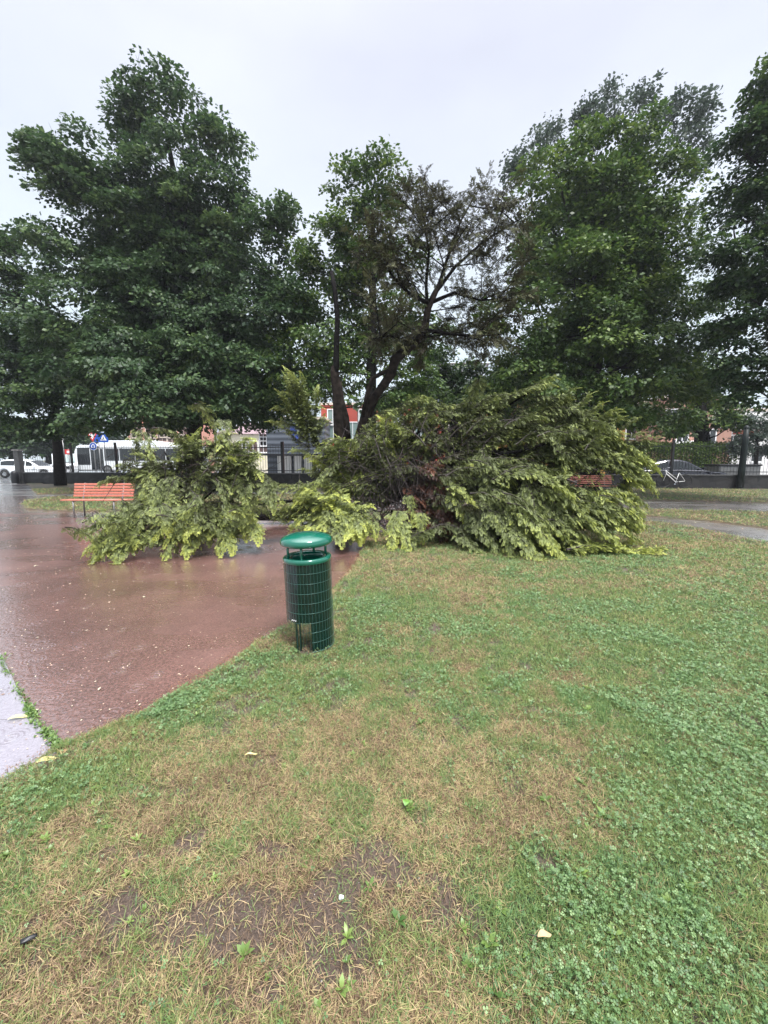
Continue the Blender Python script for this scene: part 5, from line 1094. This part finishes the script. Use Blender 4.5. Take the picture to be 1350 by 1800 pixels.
def van():
    D = 37; p = P(116, 830, D); root = empty('white_van', (p[0], D, -.03), R(37), label='white van facing the camera between the dark trunk and the bus', cat='van')
    m = MB(); m.box(-.95, .95, .9, 4.2, .35, 2.0); m.prism([(0, .35), (-.0, .95), (.25, 1.15), (.9, 1.95), (.9, .35)], 'x', -.93, .93); m.build('body', M['white_paint'], root, bevel=.05)
    m = MB(); m.add([(-.78, .24, 1.2), (.78, .24, 1.2), (.72, .82, 1.92), (-.72, .82, 1.92)], [(0, 1, 2, 3)]); 
    for i in range(4): pass
    o = m.build('windscreen', M['glass_light'], root); o.location = (0, -.03, .03)
    m = MB(); m.box(-.6, .6, -.02, .02, .6, .85); m.build('grille', M['plastic_black'], root)
    for s in (-1, 1):
        m = MB(); m.box(s * .75 - .15, s * .75 + .15, -.03, .1, .7, .88); m.build('headlight', M['lamp_clear'], root)
        m = MB(); m.tube([(s * .82, .5, .33), (s * .95, .5, .33)], .33, 16); m.build('wheel', M['rubber'], root)
van()

# ------------------------------------------------------------------ road signs, lamp
def post(px, D, h, label, name='road_sign', grp=None):
    p = P(px, 830, D); root = empty(name, (p[0], D, 0), label=label, cat='road sign', group=grp)
    m = MB(); m.tube([(0, 0, -.05), (0, 0, h)], .035, 8); m.build('post', M['grey_metal'], root); return root
def disc(m, cx, cz, r, y0, y1, k=32):
    m.prism([(cx + r * math.cos(2 * math.pi * j / k), cz + r * math.sin(2 * math.pi * j / k)) for j in range(k)], 'y', y0, y1)
D = 31; zc = lambda y: CAMH + (808 - y) / F * D
s = post(169, D, zc(762), 'road sign post with red bordered give way triangle above a blue roundabout disc')
m = MB(); z = zc(768); r = .42; m.prism([(-r, z + .28), (r, z + .28), (0, z - .42)], 'y', -.06, -.04); m.build('give_way_plate', M['sign_red'], s)
m = MB(); m.prism([(-r * .62, z + .19), (r * .62, z + .19), (0, z - .24)], 'y', -.068, -.062); m.build('white_field', M['sign_white'], s)
m = MB(); disc(m, 0, zc(785), .30, -.06, -.04); m.build('roundabout_disc', M['sign_white'], s)
m = MB(); disc(m, 0, zc(785), .27, -.068, -.062); m.build('blue_field', M['sign_blue'], s)
m = MB(); z = zc(785)
for k in range(3):
    a0 = k * 2 * math.pi / 3 + .3
    arc = [(.15 * math.cos(a0 + t) , z + .15 * math.sin(a0 + t)) for t in np.linspace(0, 1.35, 6)] + [(.10 * math.cos(a0 + t), z + .10 * math.sin(a0 + t)) for t in np.linspace(1.35, 0, 6)]
    m.prism(arc, 'y', -.074, -.070); e = a0 + 1.35
    m.prism([(.20 * math.cos(e), z + .20 * math.sin(e)), (.125 * math.cos(e + .6), z + .125 * math.sin(e + .6)), (.05 * math.cos(e), z + .05 * math.sin(e))], 'y', -.074, -.070)
m.build('arrow', M['sign_white'], s)
s = post(188, D, zc(762), 'blue square pedestrian crossing sign with white triangle, right of the roundabout disc')
m = MB(); z = zc(771); m.box(-.36, .36, -.06, -.04, z - .32, z + .42); m.build('sign_plate', M['sign_blue'], s)
m = MB(); m.prism([(-.25, z - .18), (.25, z - .18), (0, z + .27)], 'y', -.068, -.062); m.build('white_triangle', M['sign_white'], s)
m = MB(); disc(m, .0, z + .08, .035, -.074, -.070, 12); m.prism([(-.03, z + .04), (.03, z + .04), (.04, z - .04), (.08, z - .14), (.05, z - .15), (0, z - .06), (-.05, z - .15), (-.08, z - .14), (-.04, z - .04)], 'y', -.074, -.070); m.build('walking_figure', M['plastic_black'], s)
p = P(163, 770, 33); s = empty('blue_banner', (p[0], 33, 0), label='narrow dark blue panel standing between the two road signs', cat='panel')
m = MB(); m.box(.15, .75, -.03, .03, zc(776), zc(760)); m.build('panel', M['sign_blue'], s); m = MB(); m.tube([(.45, 0, 0), (.45, 0, zc(776))], .04, 6); m.build('post', M['grey_metal'], s)
s = post(124, 33, 2.3, 'small red sign on a post left of the bus', 'road_sign')
m = MB(); m.box(-.3, .3, -.06, -.04, 1.85, 2.25); m.build('sign_plate', M['sign_red'], s); m = MB(); m.box(-.1, .12, -.068, -.062, 1.95, 2.15); m.build('white_field', M['sign_white'], s)
for px, lb in ((111, 'left pale steel pole right behind the dark bench tree trunk'), (115.5, 'right pale steel pole right behind the dark bench tree trunk')):
    p = P(px, 830, 30); s = empty('steel_pole', (p[0], 30, 0), label=lb, cat='pole'); m = MB(); m.tube([(0, 0, -.05), (0, 0, 3.4)], .075, 10); m.build('shaft', M['grey_metal'], s); m = MB(); m.lathe([(0, 3.44), (.08, 3.4), (.08, 3.36)], 12); m.build('cap', M['grey_metal'], s)
p = P(629, 712, 30); s = empty('street_lamp', (p[0], 30, 0), label='street lamp with white lantern seen between the standing trunk and the leaning limb', cat='street lamp')
m = MB(); m.tube([(0, 0, -.05), (0, 0, p[2] - .3)], [.06, .04], 8); m.build('post', M['black_iron'], s)
m = MB(); z = p[2]; m.lathe([(0, z - .38), (.10, z - .33), (.17, z - .1), (.13, z + .12), (.05, z + .36), (0, z + .42)], 16); m.build('lantern', M['sign_white'], s)

# ------------------------------------------------------------------ buildings
def building(name, label, x0p, x1p, D, topy, wall, wins, roof=None, depth=9, storey_trim=False, roofmat=None, rz=0, roof_h=1.6, frame='white_frame', pane='glass_dark', bottom=-.05, parapet=False):
    """wins: list of (px, py, w, h) in photo pixels at distance D"""
    a = P(x0p, 808, D); b = P(x1p, 808, D); W = b[0] - a[0]; H = P(x0p, topy, D)[2]; root = empty(name, (a[0], D, 0), rz, label=label, cat='building')
    m = MB(); m.box(0, W, 0, depth, bottom, H); m.build('wall', wall, root)
    if storey_trim:
        m = MB(); z = 3.3
        while z < H - .5: m.box(-.02, W + .02, -.08, -.002, z, z + .18); z += 3.2
        m.build('string_course', M['stone_trim'], root)
    for (x, y, w, h) in wins:
        c = P(x, y, D); cx = c[0] - a[0]; cz = c[2]; m = MB(); t = .10
        m.box(cx - w / 2 - t, cx - w / 2, -.10, -.003, cz - h / 2 - t, cz + h / 2 + t); m.box(cx + w / 2, cx + w / 2 + t, -.10, -.003, cz - h / 2 - t, cz + h / 2 + t)
        m.box(cx - w / 2, cx + w / 2, -.10, -.003, cz + h / 2, cz + h / 2 + t); m.box(cx - w / 2 - .05, cx + w / 2 + .05, -.18, -.101, cz - h / 2 - t - .06, cz - h / 2 - t); m.box(cx - w / 2, cx + w / 2, -.10, -.003, cz - h / 2 - t, cz - h / 2)
        m.box(cx - .03, cx + .03, -.08, -.003, cz - h / 2, cz + h / 2)
        o = m.build('window', M[frame], root)
        m = MB(); m.box(cx - w / 2, cx - .03, -.04, -.004, cz - h / 2, cz + h / 2); m.box(cx + .03, cx + w / 2, -.04, -.004, cz - h / 2, cz + h / 2); m.build('pane', M[pane], o)
    if roof == 'hip':
        e = .5; v = [(-e, -e, H + .01), (W + e, -e, H + .01), (W + e, depth + e, H + .01), (-e, depth + e, H + .01), (min(depth / 2, W * .35), depth / 2, H + roof_h), (W - min(depth / 2, W * .35), depth / 2, H + roof_h)]
        m = MB(); m.add(v, [(0, 1, 5, 4), (1, 2, 5), (2, 3, 4, 5), (3, 0, 4), (3, 2, 1, 0)]); m.build('roof', M[roofmat or 'roof_tile'], root)
    if parapet or roof is None:
        m = MB(); m.box(-.12, W + .12, -.12, depth + .12, H + .002, H + .25); m.build('cornice', M['stone_trim'], root)
    return root
building('apartment_house', 'pink rendered building with brown shuttered windows beyond the bus', 228, 338, 66, 690, M['stucco_pink'],
         [(265, 757, 1.5, 2.2), (265, 777, 1.7, 2.6), (288, 757, 1.3, 2.0), (286, 778, 1.3, 2.4), (303, 758, 1.3, 2.0), (303, 778, 1.3, 2.4), (322, 757, 1.3, 2.0), (322, 778, 1.3, 2.4), (240, 757, 1.5, 2.2), (240, 777, 1.7, 2.6)], storey_trim=True, pane='shutter', frame='stone_trim')
building('office_block', 'pale blue grey block just right of the pink building', 309, 362, 74, 712, M['stucco_grey'], [(318, 762, 2, 1.6), (333, 762, 2, 1.6), (333, 780, 2, 1.6)])
building('villa', 'cream house with hipped purplish tile roof seen over the torn branch', 385, 470, 60, 763, M['stucco_cream'], [(463, 768.5, 1.1, .9), (463, 785, 1.2, 1.6), (445, 785, 1.2, 1.6), (425, 785, 1.2, 1.6), (432, 787, .9, 1.5), (463, 776, .9, 1.2)], roof='hip', roof_h=2.0, pane='shutter')
r_ = building('cladded_hall', 'dark grey horizontally clad hall with a blue mural in the middle distance', 470, 572, 40, 737, M['corrugated'], [], depth=10)
m = MB(); q = P(520, 765, 40); a = P(470, 808, 40); cx = q[0] - a[0]
m.prism([(cx - .5, q[2] + .9), (cx - .1, q[2] + .9), (cx + .1, q[2] + .3), (cx + .35, q[2] - .6), (cx + .15, q[2] - 1.0), (cx - .15, q[2] - .2), (cx - .55, q[2] + .1)], 'y', -.03, -.004); m.build('mural', M['mural'], r_)
m = MB(); m.box(0, (P(600, 808, 40) - a)[0], -2.2, -.01, P(0, 801, 40)[2], P(0, 798, 40)[2]); m.build('canopy', M['black_iron'], r_)
for px in (494, 505, 523, 541, 560):
    q = P(px, 815, 39.5)[0] - a[0]; m = MB(); m.box(q - .35, q + .35, -.5, -.1, -.05, P(0, 801.6, 40)[2]); m.build('pillar', M['stucco_white'], r_)
building('red_house', 'bright red rendered house with small white framed windows behind the standing trunk', 566, 782, 44, 712, M['stucco_red'], [(585, 733, 1.0, 1.5), (586, 757, 1.2, 1.7), (620, 757, 1.2, 1.7), (673, 757, 1.2, 1.7), (700, 757, 1.2, 1.7), (740, 757, 1.2, 1.7), (640, 733, 1.0, 1.5), (700, 733, 1, 1.5)], pane='glass_light')
building('grey_house', 'narrow dark grey house between the red and ochre buildings', 783, 812, 46, 716, M['corrugated'], [(797, 757, 1, 1.5)])
building('ochre_house', 'ochre orange rendered house behind the top of the fallen heap', 813, 1158, 42, 706, M['stucco_ochre'], [(850, 757, 1.1, 1.6), (883, 735, 1.1, 2.2), (930, 757, 1.1, 1.6), (1000, 757, 1.1, 1.6), (1060, 757, 1.1, 1.6), (1110, 757, 1.1, 1.6)])
r_ = building('salmon_house', 'salmon pink house behind the street tree and clipped hedge', 1159, 1281, 38, 700, M['stucco_salmon'], [(1199, 762, 1.0, 1.7), (1246, 768, 1.1, 1.3), (1180, 735, 1, 1.5), (1265, 735, 1, 1.5)], pane='glass_dark')
a = P(1159, 808, 38); m = MB(); z0 = P(0, 783, 38)[2]; m.prism([(.0, z0), (3.4, z0 + .35), (3.4, z0 + .5), (.0, z0 + .16)], 'y', -1.4, -.01); m.build('porch_roof', M['white_frame'], r_)
r_ = building('white_house', 'white house with a red balcony band at the right behind the bush', 1282, 1420, 46, 722, M['stucco_white'], [(1287, 743, .9, 1.6), (1294, 743, .7, 1.6), (1320, 743, 1, 1.6), (1287, 778, 1, 1.5), (1330, 800, 1.2, 1.4)])
a = P(1282, 808, 46); m = MB(); m.box(.05, 2.4, -.7, -.01, P(0, 763, 46)[2], P(0, 757, 46)[2]); m.build('balcony', M['stucco_red'], r_)
building('chimney_block', 'distant roof with chimneys seen through the gap in the trees', 775, 850, 62, 640, M['stucco_grey'], [(812, 650, 1, 1.2)], roof='hip', roof_h=1.2, roofmat='roof_tile')
p = P(1318, 830, 22.5); s = empty('dumpster', (p[0] - .9, fy(p[0]) + 2.4, -.03), frot, label='dark street container right of the black car', cat='container')
m = MB(); m.box(-1.1, 1.0, -.6, .6, .15, 1.10); m.build('tub', M['grey_metal'], s, bevel=.05)
m = MB(); m.box(-1.15, 1.05, -.65, .65, 1.102, 1.2); m.build('lid', M['plastic_black'], s, bevel=.04)

# ------------------------------------------------------------------ small single things
def leaf_thing(px, py, length, width, yaw, mat_col, label, name='fallen_leaf', cat='leaf', z=.012, stalk=True):
    g_ = G(px, py, 0); root = empty(name, (g_[0], g_[1], z), yaw, label=label, cat=cat)
    m = MB(); n = 9; v = []
    for i in range(n):
        t = i / (n - 1); w = width / 2 * math.sin(math.pi * min(1, t * .95 + .03)) ** .8
        for s_ in (-1, 0, 1): v.append((t * length, s_ * w, .006 * math.sin(t * 5) + abs(s_) * w * .25))
    m.add(v, [(3 * i + k, 3 * i + k + 1, 3 * i + k + 4, 3 * i + k + 3) for i in range(n - 1) for k in range(2)], True); m.build('blade', mat_col, root)
    m = MB(); m.tube([(0, 0, 0), (-length * .3, .003, .004), (-length * .6, .01, .002)], .0012, 4); m.build('stalk', M['twig'], root)
M['yellow_leaf'] = mat_plain('yellow_leaf', (.62, .55, .24), .35, var=.25, scale=60)
M['tan_leaf'] = mat_plain('tan_leaf', (.55, .36, .20), .5, var=.25, scale=60)
M['green_leaf'] = mat_plain('green_leaf', (.13, .26, .05), .4, var=.2, scale=60)
leaf_thing(12, 1258, .10, .035, .4, M['yellow_leaf'], 'pale yellow leaf lying by the weedy crack at the left edge', z=PATH_Z + .012)
leaf_thing(60, 1340, .09, .035, .5, M['yellow_leaf'], 'yellow leaf on the grass border below the weedy crack', z=PATH_Z + .03)
leaf_thing(108, 1312, .075, .035, -.6, M['tan_leaf'], 'curled tan leaf at the end of the weedy crack', z=PATH_Z + .02)
leaf_thing(944, 1664, .045, .02, .2, M['tan_leaf'], 'dry tan leaf with long stalk in the clover at lower right', z=.035)
leaf_thing(712, 1428, .04, .034, 1.2, M['green_leaf'], 'bright green leaf lying on straw grass below the middle', z=.03)
leaf_thing(430, 1338, .06, .012, .3, M['yellow_leaf'], 'narrow pale leaf on the dry grass left of centre', z=.03)
c = G(600, 1580); s = empty('pebble', (c[0], c[1], .0), label='white pebble on the bare soil patch near the bottom', cat='stone')
import bmesh
def rock(name, parent, mat, sc):
    bm = bmesh.new(); bmesh.ops.create_icosphere(bm, subdivisions=3, radius=1)
    for v in bm.verts: v.co *= 1 + .18 * math.sin(v.co.x * 3 + 1) * math.cos(v.co.y * 4) + random.uniform(-.03, .03)
    for v in bm.verts: v.co.x *= sc[0]; v.co.y *= sc[1]; v.co.z *= sc[2]
    me = bpy.data.meshes.new(name); bm.to_mesh(me); bm.free(); me.materials.append(mat); me.polygons.foreach_set('use_smooth', [True] * len(me.polygons)); o = bpy.data.objects.new(name, me); COL.objects.link(o); o.parent = parent; return o
COL.objects.unlink(s); bpy.data.objects.remove(s)
o = rock('pebble', None, M['sign_white'], (.009, .008, .006)); o.location = (c[0], c[1], .006); tag(o, 'white pebble on the bare soil patch near the bottom', 'stone')
c = G(52, 1660); o = rock('bark_piece', None, M['plastic_black'], (.022, .009, .006)); o.location = (c[0], c[1], .02); o.rotation_euler = (0, .1, .6); tag(o, 'small black piece of bark on the dry grass at lower left', 'bark piece')

# ------------------------------------------------------------------ rain haze
hz = MB(); hz.box(-150, 150, -30, 135, -1.2, 40); m = bpy.data.materials.new('haze'); m.use_nodes = True; n = m.node_tree; n.nodes.clear()
ho = n.nodes.new('ShaderNodeOutputMaterial'); hv = n.nodes.new('ShaderNodeVolumePrincipled'); hv.inputs['Density'].default_value = .0008; hv.inputs['Color'].default_value = (.86, .90, 1, 1); hv.inputs['Anisotropy'].default_value = .3
n.links.new(hv.outputs[0], ho.inputs['Volume']); tag(hz.build('haze', m), 'thin grey rain haze hanging in the air', 'haze', kind='stuff')
S.cycles.volume_bounces = 0
